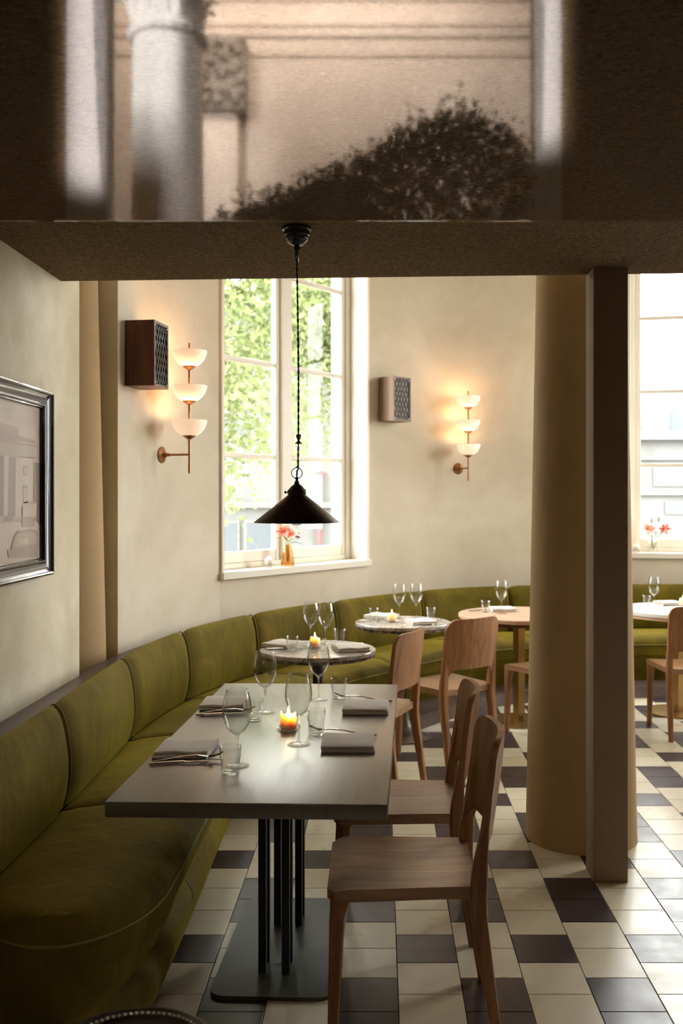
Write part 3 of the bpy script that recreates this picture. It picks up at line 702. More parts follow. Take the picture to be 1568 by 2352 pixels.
def napkin_mesh(w, d, seed):
    random.seed(seed); bm = BM()
    def slab(z0, h, ox, w, d):
        r = h * 0.48; nx, K = 10, []
        ph = random.uniform(0, 6)
        for i in range(nx + 1):
            x = -w / 2 + w * i / nx; wob = 0.0016 * math.sin(i * 0.9 + ph)
            pts = []
            for k in range(7): a = -PI / 2 + PI * k / 6; pts.append((x + ox + 0.003 * math.sin(ph), -d / 2 + r - r * math.cos(a) + wob, z0 + h / 2 + h / 2 * math.sin(a) + (wob if k > 3 else 0)))
            pts += [(x + ox, -d / 6, z0 + h + 0.002 + wob), (x + ox, d / 6, z0 + h + 0.001 - wob)]
            for k in range(5): a = PI / 2 - PI * k / 4; pts.append((x + ox, d / 2 - r + r * math.cos(a), z0 + h / 2 + h / 2 * math.sin(a)))
            K.append(pts)
        loft(bm, K)
    slab(0.0, 0.012, 0.0, w, d); slab(0.0115, 0.011, 0.003, w * 0.985, d * 0.96)
    return mesh(bm, 'napkin', 'linen')
NAPS = [napkin_mesh(0.168, 0.185, k) for k in range(3)]
def napkin(x, y, rot, label, k=0, z=0.7502):
    return tag(put('napkin', NAPS[k % 3], None, (x, y, z), (0, 0, rot)), label, 'napkin', 'folded linen napkins')
# cutlery lies along x, tip toward +x
def flat_path(bm, pts):
    """pts: (x, z, half_width, half_thick)"""
    loft(bm, [[(x, w_, z + t), (x, 0, z + t * 1.5), (x, -w_, z + t), (x, -w_, z - t), (x, w_, z - t)] for x, z, w_, t in pts])
bm = BM(); flat_path(bm, [(-0.105, 0.0045, 0.004, 0.002), (-0.10, 0.0047, 0.006, 0.003), (-0.05, 0.0058, 0.006, 0.003), (0.0, 0.0072, 0.0055, 0.003)]); KH = mesh(bm, 'knife_handle', 'steel')
bm = BM(); flat_path(bm, [(0.0, 0.0072, 0.0055, 0.002), (0.006, 0.0074, 0.008, 0.001), (0.06, 0.009, 0.0095, 0.0007), (0.10, 0.0102, 0.008, 0.0006), (0.112, 0.0105, 0.002, 0.0004)]); KB = mesh(bm, 'knife_blade', 'steel')
bm = BM(); flat_path(bm, [(-0.10, 0.004, 0.006, 0.0012), (-0.06, 0.009, 0.005, 0.0014), (-0.01, 0.0165, 0.003, 0.0018), (0.03, 0.018, 0.003, 0.0018), (0.05, 0.0155, 0.006, 0.0012), (0.062, 0.0145, 0.0105, 0.001)]); FH = mesh(bm, 'fork_handle', 'steel')
bm = BM()
for k in range(4):
    y = -0.0083 + 0.0055 * k; tube(bm, [(0.060, y, 0.0145), (0.078, y, 0.0155), (0.095, y, 0.021), (0.106, y * 0.95, 0.027)], [0.0016, 0.0014, 0.0012, 0.0006], 5)
FT = mesh(bm, 'fork_tines', 'steel')
bm = BM(); prism(bm, [(-0.011, 0), (0.011, 0), (0.0, 0.013)], -0.028, 0.028)
for v in bm.verts: v.co = Vector((v.co.x, v.co.z, v.co.y))
bmesh.ops.bevel(bm, geom=bm.edges[:], offset=0.001, segments=1, affect='EDGES'); REST = mesh(bm, 'knife_rest', 'clear_glass', 20)
def knife(x, y, rot, label, z=0.7502):
    t = thing('knife', label, 'knife', (x, y, z), rot, 'table knives'); put('handle', KH, t); put('blade', KB, t); return t
def fork(x, y, rot, label, z=0.7502):
    t = thing('fork', label, 'fork', (x, y, z), rot, 'table forks'); put('handle', FH, t); put('tines', FT, t); return t
def rest_(x, y, rot, label, z=0.7502): return tag(put('knife_rest', REST, None, (x, y, z), (0, 0, rot)), label, 'knife rest', 'glass cutlery rests')

big = 'the rectangular table'
wine(-0.428, 2.845, 'wine glass at the front near the banquette on the rectangular table')
wine(-0.430, 3.550, 'wine glass at the back near the banquette on the rectangular table')
wine(-0.266, 3.090, 'wine glass standing right before the candle on the rectangular table')
wine(-0.246, 3.775, 'wine glass at the back near the chairs on the rectangular table')
tumbler(-0.437, 2.772, 'ribbed tumbler at the very front of the rectangular table')
tumbler(-0.453, 3.420, 'ribbed tumbler beside the rear napkin on the banquette side')
tumbler(-0.220, 3.258, 'ribbed tumbler beside the candle on the chair side')
tumbler(-0.168, 3.810, 'ribbed tumbler at the back edge of the rectangular table')
napkin(-0.612, 3.010, -0.02, 'folded grey napkin at the front on the banquette side', 0)
napkin(-0.600, 3.665, 0.02, 'folded grey napkin at the back on the banquette side', 1)
napkin(-0.102, 3.075, PI + 0.0, 'folded grey napkin at the front on the chair side', 2)
napkin(-0.054, 3.600, PI - 0.03, 'folded grey napkin at the back on the chair side', 0)
knife(-0.590, 2.868, 0.14, 'steel knife in front of the front napkin on the banquette side')
fork(-0.585, 2.895, 0.10, 'steel fork in front of the front napkin on the banquette side')
rest_(-0.520, 2.850, 0.55 - PI / 2 + PI / 2, 'glass rest under the front cutlery on the banquette side')
knife(-0.575, 3.510, 0.10, 'steel knife in front of the rear napkin on the banquette side')
fork(-0.570, 3.535, 0.06, 'steel fork in front of the rear napkin on the banquette side')
rest_(-0.505, 3.520, 0.4, 'glass rest under the rear cutlery on the banquette side')
knife(-0.118, 3.205, PI - 0.05, 'steel knife behind the front napkin on the chair side', 0.7502)
fork(-0.140, 3.225, PI - 0.2, 'steel fork behind the front napkin on the chair side', 0.7502)
rest_(-0.196, 3.200, -0.2, 'glass rest under the front cutlery on the chair side')
knife(-0.060, 3.745, PI - 0.05, 'steel knife behind the rear napkin on the chair side')
fork(-0.080, 3.765, PI - 0.22, 'steel fork behind the rear napkin on the chair side')
rest_(-0.128, 3.752, -0.2, 'glass rest under the rear cutlery on the chair side')

def rimz(a): return 0.004 * math.sin(2 * a + 1) + 0.003 * math.sin(5 * a)
def candle_parts():
    bm = BM(); lathe(bm, [(0, 0.0), (0.0275, 0.0), (0.0285, 0.004), (0.028, 0.035), (0.0285, 0.044), (0.026, 0.047), (0.022, 0.043), (0.017, 0.036), (0, 0.034)], 28)
    for v in bm.verts:
        r = math.hypot(v.co.x, v.co.y)
        if v.co.z > 0.04 and r > 0.015:
            a = math.atan2(v.co.y, v.co.x); v.co.z += rimz(a) + 0.010 * max(0, math.cos(a - 2.8)) ** 6; v.co.x *= 1 + 0.05 * math.sin(3 * a); v.co.y *= 1 + 0.05 * math.cos(2 * a)
    wax = mesh(bm, 'candle_wax', 'wax', 70)
    bm = BM(); tube(bm, [(0, 0, 0.033), (0.0008, 0, 0.04), (0.002, 0, 0.045)], 0.0009, 6); wick = mesh(bm, 'candle_wick', 'wick')
    bm = BM(); lathe(bm, [(0, 0.046), (0.0032, 0.048), (0.0048, 0.053), (0.0042, 0.062), (0.002, 0.072), (0, 0.079)], 14); fl = mesh(bm, 'candle_flame', 'flame', 80)
    return [('wax', wax), ('wick', wick), ('flame', fl)]
CAND = candle_parts()
bm = BM(); lathe(bm, [(0, 0.0), (0.036, 0.0), (0.040, 0.003), (0.0425, 0.009), (0.041, 0.0098), (0.038, 0.0065), (0.034, 0.0045), (0, 0.0042)], 60, rmod=lambda a, z: 1 + (0.012 * math.cos(30 * a) if z > 0.002 else 0)); DISH = mesh(bm, 'glass_dish', 'clear_glass', 60)
def candle(x, y, z, rot, label, dish_label, lit=0.17):
    tag(put('glass_dish', DISH, None, (x, y, z), (0, 0, rot)), dish_label, 'dish', 'glass candle dishes')
    t = thing('candle', label, 'candle', (x, y, z + 0.0043), rot, 'lit candles')
    for n_, me in CAND: put(n_, me, t)
    l = bpy.data.lights.new('candle_glow', 'POINT'); l.energy = lit; l.color = (1.0, 0.70, 0.42); l.shadow_soft_size = 0.004
    o = bpy.data.objects.new('candle_glow', l); C.objects.link(o); o.location = (0.006, -0.006, 0.0425); o.parent = t
candle(-0.319, 3.300, 0.7502, 0.3, 'half-burnt lit candle at the centre of the rectangular table', 'ribbed glass dish under the candle on the rectangular table')
candle(-0.352, 5.100, 0.7502, 1.2, 'lit candle on the round table nearest the rectangular table', 'glass dish under the candle on the nearest round table')
candle(0.072, 6.150, 0.7502, 2.2, 'lit candle on the veined marble table by the far banquette', 'glass dish under the candle on the veined marble table')
candle(2.235, 7.05, 0.7502, 0.8, 'lit candle on the white-topped table beyond the post', 'glass dish under the candle on the white-topped table')

near_t = 'nearest round table'
wine(-0.385, 5.255, 'wine glass behind the candle on the nearest round table')
wine(-0.300, 5.200, 'taller-looking wine glass clear of the candle on the nearest round table')
tumbler(-0.462, 4.985, 'tumbler left of the candle on the nearest round table')
tumbler(-0.226, 5.255, 'tumbler at the back of the nearest round table')
napkin(-0.160, 5.03, 0.25, 'folded napkin on the seat side away from the wall on the nearest round table', 1)
napkin(-0.520, 5.150, 2.6, 'folded napkin beside the banquette on the nearest round table', 2)
knife(-0.50, 5.035, 0.1, 'steel knife crossing the nearest round table by its tumbler')
fork(-0.25, 5.185, 2.3, 'steel fork leaning at the back tumbler on the nearest round table')
wine(0.124, 6.335, 'wine glass behind the candle on the veined marble table')
wine(0.238, 6.365, 'wine glass between candle and tumbler on the veined marble table')
tumbler(-0.045, 6.245, 'tumbler at the window end of the veined marble table')
tumbler(0.330, 6.275, 'tumbler at the column end of the veined marble table')
napkin(0.250, 6.090, 0.35, 'folded napkin at the front of the veined marble table', 0)
napkin(0.005, 6.385, 2.6, 'folded napkin at the back of the veined marble table', 1)
knife(-0.06, 6.16, 0.2, 'steel knife beside the candle on the veined marble table')
knife(0.36, 6.10, 1.2, 'steel knife at the column end of the veined marble table')
wine(0.835, 6.600, 'wine glass on the pale wood table beside the column')
tumbler(0.735, 6.690, 'tumbler on the pale wood table beside the column')
napkin(0.86, 6.78, 0.1, 'folded napkin on the pale wood table beside the column', 2)
knife(0.72, 6.76, 0.3, 'steel knife on the pale wood table beside the column')
wine(1.985, 6.930, 'wine glass on the white-topped table beyond the post')
tumbler(1.970, 7.060, 'tumbler on the white-topped table beyond the post')
napkin(2.16, 7.17, 0.2, 'folded napkin on the white-topped table beyond the post', 0)
knife(2.08, 7.04, 0.6, 'steel knife on the white-topped table beyond the post')

# ================================================================== PENDANT LAMP
pl = thing('pendant_lamp', 'black cone pendant lamp hanging over the rectangular table', 'lamp', (-0.288, 3.275, 0))
bm = BM(); lathe(bm, [(0, 2.4795), (0.050, 2.4795), (0.050, 2.470), (0.044, 2.466), (0.044, 2.452), (0.040, 2.448), (0.040, 2.438), (0.034, 2.430), (0.022, 2.420), (0.010, 2.416), (0.009, 2.40), (0.0065, 2.398), (0.0065, 2.362), (0.003, 2.356), (0, 2.356)], 36); obj('ceiling_rose', bm, 'black_lacquer', pl)
bm = BM(); tube(bm, [(0.004, -0.012, 2.405), (0.014, -0.012, 2.405)], 0.004, 8); obj('grub_screw', bm, 'black_steel', pl)
cord_bm = BM()
for ph in (0, PI):
    pts = []
    for i in range(260):
        z = 2.358 - (2.358 - 1.652) * i / 259; k = 1.0
        sway = 0.004 * math.sin((2.358 - z) * 4.0) + 0.004 * (2.358 - z)
        a = (2.358 - z) / 0.022 * 2 * PI / 2 + ph; pts.append((sway + 0.0019 * math.cos(a), 0.0019 * math.sin(a), z))
    tube(cord_bm, pts, 0.0019, 5)
obj('twisted_cord', cord_bm, 'cord_green', pl)
bm = BM(); kp = []
for i in range(60):
    a = 2 * PI * i / 59; kp.append((0.006 + 0.007 * math.sin(2 * a) + 0.002 * math.cos(3 * a), 0.006 * math.cos(3 * a), 1.752 + 0.016 * math.sin(a) + 0.004 * math.sin(3 * a)))
tube(bm, kp, 0.0026, 6); obj('cord_knot', bm, 'cord_green', pl)
bm = BM(); tube(bm, [(0.003, 0.004, 1.668), (0.006, -0.004, 1.662), (0.0, -0.003, 1.656), (0.007, 0.004, 1.652), (0.001, 0, 1.645), (0.0, 0, 1.625)], 0.003, 6); obj('cord_tie', bm, 'cord_green', pl)
bm = BM(); tube(bm, [(0.0185 * math.cos(2 * PI * k / 32), 0, 1.636 + 0.0185 * math.sin(2 * PI * k / 32)) for k in range(32)], 0.0016, 6, True); obj('suspension_ring', bm, 'bronze_black', pl)
bm = BM(); lathe(bm, [(0, 1.625), (0.004, 1.623), (0.0058, 1.617), (0.004, 1.611), (0.0065, 1.607), (0.009, 1.603), (0.009, 1.599), (0, 1.599)], 20); obj('finial', bm, 'bronze_black', pl)
bm = BM(); lathe(bm, [(0, 1.599), (0.008, 1.599), (0.020, 1.590), (0.028, 1.580), (0.0315, 1.578), (0.0315, 1.562), (0.030, 1.560), (0.030, 1.556), (0, 1.556)], 36); gal = obj('gallery_cap', bm, 'pewter', pl); gal.data.materials[0] = MATS['bronze_black']
for k in range(3):
    a = PI + 2 * PI * k / 3 + 0.1; bm = BM(); lathe(bm, [(0, 0), (0.0025, 0), (0.0025, 0.005), (0.0048, 0.006), (0.0048, 0.010), (0.003, 0.0115), (0, 0.0115)], 12, Matrix.Translation((0.031 * math.cos(a), 0.031 * math.sin(a), 1.570)) @ Matrix.Rotation(a, 4, 'Z') @ Matrix.Rotation(PI / 2, 4, 'Y')); obj('thumb_screw', bm, 'bronze_black', pl)
bm = BM(); lathe(bm, [(0.030, 1.561), (0.147, 1.467), (0.1475, 1.466), (0.146, 1.4655), (0.029, 1.5595), (0.030, 1.561)], 64); bmesh.ops.remove_doubles(bm, verts=bm.verts[:], dist=1e-5); obj('shade', bm, 'bronze_black', pl)
bm = BM(); lathe(bm, [(0, 1.455), (0.012, 1.457), (0.020, 1.464), (0.0245, 1.476), (0.023, 1.49), (0.016, 1.51), (0.012, 1.535), (0, 1.54)], 24); obj('bulb', bm, 'clear_glass', pl)
bm = BM(); lathe(bm, [(0, 1.53), (0.014, 1.53), (0.014, 1.556), (0, 1.556)], 20); obj('bulb_socket', bm, 'aged_brass', pl)

# ================================================================== WALL SCONCES
def wall_frame(s):
    p = along(s, WN, 0); _, k = Tat(s); k = k.normalized(); t = Vector((k.y, -k.x)) * -1
    # local x along the wall, y into the room, z up
    return Matrix(((-t.x, k.x, 0, p.x), (-t.y, k.y, 0, p.y), (0, 0, 1, 0), (0, 0, 0, 1)))
def sconce_parts():
    P = []; O = 0.175
    RX = Matrix.Rotation(-PI / 2, 4, 'X')
    bm = BM(); lathe(bm, [(0, 0.001), (0.046, 0.001), (0.047, 0.005), (0.040, 0.010), (0.024, 0.014), (0.014, 0.024), (0.010, 0.036), (0.0088, 0.044), (0.0105, 0.046), (0.0105, 0.052), (0, 0.052)], 36, Matrix.Translation((0, 0, 1.797)) @ RX); P.append(('backplate', mesh(bm, 'sconce_backplate', 'aged_brass'), []))
    bm = BM(); tube(bm, [(0, 0.05, 1.797), (0, O - 0.004, 1.797)], 0.0062, 12); P.append(('arm', mesh(bm, 'sconce_arm', 'aged_brass'), []))
    bm = BM(); tube(bm, [(0, O, 1.69), (0, O, 2.43)], 0.0066, 12); P.append(('rod', mesh(bm, 'sconce_rod', 'aged_brass'), []))
    for zt in (1.991, 2.188, 2.385):
        T = Matrix.Translation((0, O, zt)); bm = BM()
        lathe(bm, [(0.018, -0.092), (0.040, -0.088), (0.066, -0.070), (0.086, -0.044), (0.097, -0.016), (0.100, 0.0), (0.097, 0.0005), (0.094, -0.016), (0.083, -0.042), (0.064, -0.066), (0.040, -0.083), (0.018, -0.087)], 44, T)
        bowl = mesh(bm, 'sconce_bowl', 'opal_glass', 60)
        bm = BM(); lathe(bm, [(0.007, -0.108), (0.014, -0.107), (0.016, -0.102), (0.024, -0.100), (0.026, -0.096), (0.034, -0.094), (0.036, -0.089), (0.042, -0.0875), (0.042, -0.084), (0.007, -0.084)], 32, T); cup = mesh(bm, 'sconce_cup', 'aged_brass')
        bm = BM(); lathe(bm, [(0.0075, -0.082), (0.016, -0.075), (0.020, -0.055), (0.017, -0.038), (0.0075, -0.032)], 20, T); bulb = mesh(bm, 'sconce_bulb', 'bulb_warm', 70)
        P.append(('bowl', bowl, [('cup', cup), ('bulb', bulb)]))
    return P
SCON = sconce_parts()
def sconce(s, label, energy):
    t = thing('wall_sconce', label, 'wall lamp', group='brass wall sconces with three opal bowls'); t.matrix_world = wall_frame(s)
    for n_, me, subs in SCON:
        o = put(n_, me, t)
        for sn, sm in subs: put(sn, sm, o)
    for zt in (1.991, 2.188, 2.385):
        l = bpy.data.lights.new('sconce_light', 'POINT'); l.energy = energy; l.color = (1.0, 0.60, 0.30); l.shadow_soft_size = 0.02
        o = bpy.data.objects.new('sconce_light', l); C.objects.link(o); o.location = (0.03, 0.175, zt - 0.02); o.parent = t
sconce(s_ray((371 - 874) / 2190, WN), 'brass sconce of three glowing bowls between the speaker and the window', 0.65)
sconce(s_ray((1052 - 874) / 2190, WN), 'brass sconce of three glowing bowls on the wall by the thick column', 0.65)

# ================================================================== WALL SPEAKERS
def speaker_parts(body, cloth):
    W, D, Hh = 0.205, 0.165, 0.345; P = []
    bm = BM(); t = 0.014
    box(bm, (0, 0.002, 0), (W, D - 0.012, Hh), 0.002, 1)
    box(bm, (0, D - 0.012, 0), (t, D, Hh)); box(bm, (W - t, D - 0.012, 0), (W, D, Hh)); box(bm, (t, D - 0.012, 0), (W - t, D, t)); box(bm, (t, D - 0.012, Hh - t), (W - t, D, Hh))
    P.append(('cabinet', mesh(bm, 'speaker_cabinet', body), []))
    bm = BM(); box(bm, (t + 0.001, D - 0.0118, t + 0.001), (W - t - 0.001, D - 0.009, Hh - t - 0.001)); P.append(('speaker_cloth', mesh(bm, 'speaker_cloth', cloth), []))
    bm = BM(); x0, x1, z0, z1 = t + 0.001, W - t - 0.001, t + 0.001, Hh - t - 0.001; nx, nz = 5, 4; dx = (x1 - x0) / nx; dz = (z1 - z0) / nz
    for i in range(nx + 1):
        for sgn in (1, -1):
            pts = []
            for k in range(nz * 8 + 1):
                z = z0 + (z1 - z0) * k / (nz * 8); x = x0 + i * dx + sgn * dx * 0.5 * (0.5 - 0.5 * math.cos(2 * PI * k / 8)) ** 1.0
                pts.append((min(max(x, x0), x1), D - 0.005, z))
            secs = [[(x - 0.0042, D - 0.006, z), (x - 0.0042, D - 0.0035, z), (x + 0.0042, D - 0.0035, z), (x + 0.0042, D - 0.006, z)] for x, _, z in pts]
            loft(bm, secs)
    P.append(('grille', mesh(bm, 'speaker_grille', 'grille_black'), []))
    for sx in (x0 + 0.006, x1 - 0.006):
        for sz in (z0 + 0.006, z1 - 0.006):
            bm = BM(); lathe(bm, [(0, 0.004), (0.003, 0.0032), (0.0042, 0.0), (0, 0)], 10, Matrix.Translation((sx, D - 0.0035, sz)) @ Matrix.Rotation(-PI / 2, 4, 'X')); P.append(('screw', mesh(bm, 'speaker_screw', 'steel'), []))
    return P
def speaker(s, z, label, parts):
    t = thing('wall_speaker', label, 'speaker', group='boxed wall speakers with lattice grilles'); M = wall_frame(s) @ Matrix.Translation((-0.205, 0, 0)); M[2][3] = z; t.matrix_world = M
    for n_, me, _ in parts: put(n_, me, t)
speaker(s_ray((283 - 874) / 2190, WN) + 0.01, 2.140, 'dark walnut wall speaker beside the picture-wall column', speaker_parts('walnut', 'speaker_cloth_dark'))
speaker(s_ray((868 - 874) / 2190, WN), 2.150, 'pale wood wall speaker with black lattice beyond the window', speaker_parts('pale_walnut', 'speaker_cloth'))

# ================================================================== FRAMED PHOTOGRAPH
fr = thing('framed_picture', 'black framed sepia photograph of a columned building', 'picture', (-1.37, 3.32, 1.24))
y0, y1, z0, z1 = 2.76 - 3.32, 3.892 - 3.32, -0.003, 0.742
prof = [(0.0, 0.0), (0.0, 0.030), (0.004, 0.038), (0.010, 0.040), (0.015, 0.037), (0.018, 0.031), (0.026, 0.026), (0.040, 0.021), (0.052, 0.019), (0.058, 0.022), (0.063, 0.022), (0.066, 0.017), (0.071, 0.018), (0.074, 0.012), (0.074, 0.0)]
bm = BM(); secs = []
for (sy, sz) in ((-1, -1), (1, -1), (1, 1), (-1, 1)):
    Y = y0 if sy < 0 else y1; Z = z0 if sz < 0 else z1
    secs.append([(0.001 + h, Y - sy * o, Z - sz * o) for o, h in prof])
loft(bm, secs, True, False, True); obj('frame', bm, 'black_lacquer', fr, sharp=25)
def flatc(name, c, rough=0.35):
    m = N(name); m.prin(c, rough, Coat_Weight=0.6, Coat_Roughness=0.03)
flatc('print_sky', hexc(176, 158, 142)); flatc('print_street', hexc(186, 170, 154)); flatc('print_mid', hexc(140, 118, 104)); flatc('print_dark', hexc(116, 96, 84)); flatc('print_light', hexc(184, 168, 152)); flatc('print_soft', hexc(160, 140, 126))
bm = BM(); X = 0.006
def poly(pts, mi, lift):
    f = bm.faces.new([bm.verts.new((X + lift * 0.00025, y - 3.32, z - 1.24)) for y, z in pts]); f.material_index = mi
poly([(2.83, 1.308), (3.825, 1.308), (3.825, 1.925), (2.83, 1.925)], 0, 0)
poly([(2.83, 1.308), (3.825, 1.308), (3.825, 1.47), (2.83, 1.47)], 1, 1)
for mi, lift, pts in (
    (2, 2, [(3.2, 1.822), (3.402, 1.82), (3.589, 1.815), (3.589, 1.76), (3.2, 1.76)]), (2, 2, [(3.589, 1.786), (3.763, 1.777), (3.763, 1.764), (3.589, 1.766)]),
    (5, 3, [(3.2, 1.763), (3.783, 1.76), (3.758, 1.746), (3.758, 1.705), (3.2, 1.705)]), (2, 4, [(3.2, 1.76), (3.783, 1.76), (3.773, 1.752), (3.2, 1.752)]),
    (3, 3, [(3.2, 1.705), (3.589, 1.702), (3.586, 1.483), (3.2, 1.486)]), (4, 4, [(3.452, 1.703), (3.495, 1.703), (3.486, 1.485), (3.448, 1.485)]), (4, 4, [(3.562, 1.703), (3.589, 1.702), (3.586, 1.483), (3.557, 1.483)]),
    (4, 4, [(3.35, 1.703), (3.39, 1.703), (3.385, 1.485), (3.345, 1.485)]),
    (4, 3, [(3.589, 1.706), (3.743, 1.707), (3.733, 1.527), (3.589, 1.514)]), (2, 5, [(3.636, 1.674), (3.684, 1.674), (3.684, 1.636), (3.636, 1.636)]), (2, 5, [(3.631, 1.598), (3.684, 1.599), (3.681, 1.531), (3.633, 1.531)]),
    (4, 6, [(3.648, 1.666), (3.659, 1.666), (3.659, 1.643), (3.648, 1.643)]), (4, 6, [(3.662, 1.666), (3.673, 1.666), (3.673, 1.643), (3.662, 1.643)]), (4, 6, [(3.642, 1.589), (3.655, 1.59), (3.655, 1.535), (3.643, 1.534)]), (4, 6, [(3.659, 1.59), (3.672, 1.59), (3.67, 1.535), (3.659, 1.535)]),
    (3, 3, [(3.748, 1.69), (3.822, 1.689), (3.822, 1.438), (3.748, 1.469)]), (5, 3, [(3.2, 1.486), (3.622, 1.479), (3.622, 1.458), (3.2, 1.463)]), (3, 5, [(3.452, 1.482), (3.53, 1.484), (3.53, 1.465), (3.443, 1.465)]),
    (5, 5, [(3.626, 1.531), (3.698, 1.54), (3.78, 1.53), (3.778, 1.525), (3.626, 1.526)]), (0, 6, [(3.629, 1.526), (3.776, 1.525), (3.773, 1.476), (3.629, 1.478)]), (2, 5, [(3.622, 1.479), (3.77, 1.476), (3.753, 1.436), (3.626, 1.44)]),
    (2, 7, [(3.482, 1.36), (3.513, 1.361), (3.548, 1.411), (3.589, 1.427), (3.698, 1.431), (3.768, 1.425), (3.793, 1.409), (3.788, 1.315), (3.495, 1.33)]), (5, 8, [(3.539, 1.37), (3.566, 1.409), (3.598, 1.418), (3.768, 1.415), (3.778, 1.369), (3.544, 1.363)]), (4, 9, [(3.58, 1.374), (3.589, 1.397), (3.688, 1.397), (3.693, 1.373)])):
    poly(pts, mi, lift)
for f in bm.faces: f.normal_update()
me = bpy.data.meshes.new('print'); bm.to_mesh(me); bm.free()
for k in ('print_sky', 'print_street', 'print_mid', 'print_dark', 'print_light', 'print_soft'): me.materials.append(MATS[k])
put('print', me, fr)
bm = BM(); box(bm, (0.001, y0 + 0.02, z0 + 0.02), (0.0055, y1 - 0.02, z1 - 0.02)); obj('backing', bm, 'wick', fr)

# ================================================================== FLOWERS AND CANDLES ON THE SILLS
def lily_mesh():
    bm = BM()
    for k in range(6):
        a0 = 2 * PI * k / 6; secs = []
        for i in range(7):
            t = i / 6; rr = 0.006 + 0.052 * t; z = 0.034 * math.sin(t * 1.7) - 0.020 * t * t * t; hw = 0.0135 * math.sin(PI * (0.12 + 0.86 * t)) + 0.0006
            ca, sa_ = math.cos(a0), math.sin(a0)
            sec = [(rr, -hw, z + 0.004), (rr, 0, z), (rr, hw, z + 0.004), (rr, 0, z - 0.0012)]
            secs.append([(x * ca - y * sa_, x * sa_ + y * ca, zz) for x, y, zz in sec])
        loft(bm, secs)
    return mesh(bm, 'lily_petals', 'petal_coral')
LILY = lily_mesh()
bm = BM(); lathe(bm, [(0, 0), (0.005, 0.006), (0.0075, 0.02), (0.006, 0.04), (0, 0.052)], 10); BUD = mesh(bm, 'lily_bud', 'bud_red')
bm = BM(); loft(bm, [[(x, -hw, z), (x, 0, z - 0.003), (x, hw, z), (x, 0, z + 0.001)] for x, hw, z in ((0, 0.001, 0), (0.02, 0.008, 0.008), (0.045, 0.010, 0.012), (0.07, 0.006, 0.008), (0.088, 0.0005, 0.0))]); LEAF = mesh(bm, 'lily_leaf', 'leaf_green')
def bouquet(base, h0, flowers, buds, leaves, label):
    t = thing('lily_bouquet', label, 'flowers', base, 0, 'lily bouquets on the sills')
    for (x, y, z, tx, tz) in flowers:
        bm = BM(); tube(bm, [(x * 0.08, y * 0.08, 0.02), (x * 0.25, y * 0.25, h0), (x * 0.6, y * 0.6, (h0 + z) / 2 + 0.02), (x * 0.96, y * 0.96, z)], 0.0022, 6); obj('stem', bm, 'stem_green', t)
        put('lily_flower', LILY, t, (x, y, z), (tx, 0, tz))
    for (x, y, z, tx, tz) in buds:
        bm = BM(); tube(bm, [(x * 0.1, y * 0.1, 0.02), (x * 0.3, y * 0.3, h0), (x, y, z)], 0.0016, 6); obj('stem', bm, 'stem_green', t); put('bud', BUD, t, (x, y, z), (tx, 0, tz))
    for (x, y, z, rz, ry) in leaves: put('leaf', LEAF, t, (x, y, z), (0, ry, rz))
    return t
M1, L1 = WM[0]; M2, L2 = WM[1]
v1 = M1 @ Vector((0.70, 0.035, 0)); sz_ = SILL + 0.0452
bm = BM(); lathe(bm, [(0, 0.0), (0.046, 0.0), (0.049, 0.004), (0.047, 0.02), (0.033, 0.11), (0.026, 0.150), (0.0245, 0.150), (0.031, 0.11), (0.044, 0.022), (0.042, 0.012), (0, 0.010)], 48, rmod=lambda a, z: 1 + 0.012 * math.cos(14 * a))
tag(obj('vase', bm, 'amber_glass', None, (v1.x, v1.y, sz_), sharp=70), 'tapered ribbed amber glass vase on the window sill', 'vase', 'flower vases on the sills')
bouquet((v1.x, v1.y, sz_ + 0.012), 0.14, [(-0.03, -0.03, 0.215, 0.9, 0.4), (0.05, -0.035, 0.205, 1.0, -0.5), (0.01, 0.02, 0.235, 0.3, 0)], [(0.09, 0.0, 0.19, 1.4, -1.2)], [(0.0, 0, 0.165, 3.0, -0.2), (0.0, 0, 0.155, 0.2, -0.3), (0.01, 0, 0.17, 0.9, -0.6), (0, 0, 0.16, 4.2, -0.5), (0.02, 0, 0.15, -0.3, 0.1)], 'coral lilies in the amber vase behind the pendant lamp')
v2 = M2 @ Vector((0.225, 0.045, 0))
bm = BM(); lathe(bm, [(0, 0), (0.036, 0), (0.038, 0.004), (0.032, 0.03), (0.03, 0.06), (0.036, 0.095), (0.046, 0.118), (0.0445, 0.118), (0.034, 0.095), (0.028, 0.06), (0.03, 0.032), (0.034, 0.012), (0, 0.010)], 40)
tag(obj('vase', bm, 'clear_glass', None, (v2.x, v2.y, sz_), sharp=70), 'clear flared glass vase on the sill beyond the post', 'vase', 'flower vases on the sills')
bouquet((v2.x, v2.y, sz_ + 0.012), 0.1, [(-0.07, -0.02, 0.19, 1.1, 0.6), (0.10, -0.03, 0.185, 1.1, -0.6), (-0.02, 0.03, 0.18, 0.8, 0.2)], [(0.05, 0, 0.25, 0.15, 0), (-0.01, 0, 0.24, -0.1, 0)], [(0, 0, 0.13, 3.0, -0.1), (0, 0, 0.12, 2.4, 0.1), (0.01, 0, 0.13, 0.1, -0.2), (0.02, 0, 0.14, 0.7, -0.5), (0.03, 0, 0.12, -0.3, -0.4)], 'coral lilies in the clear vase beyond the post')
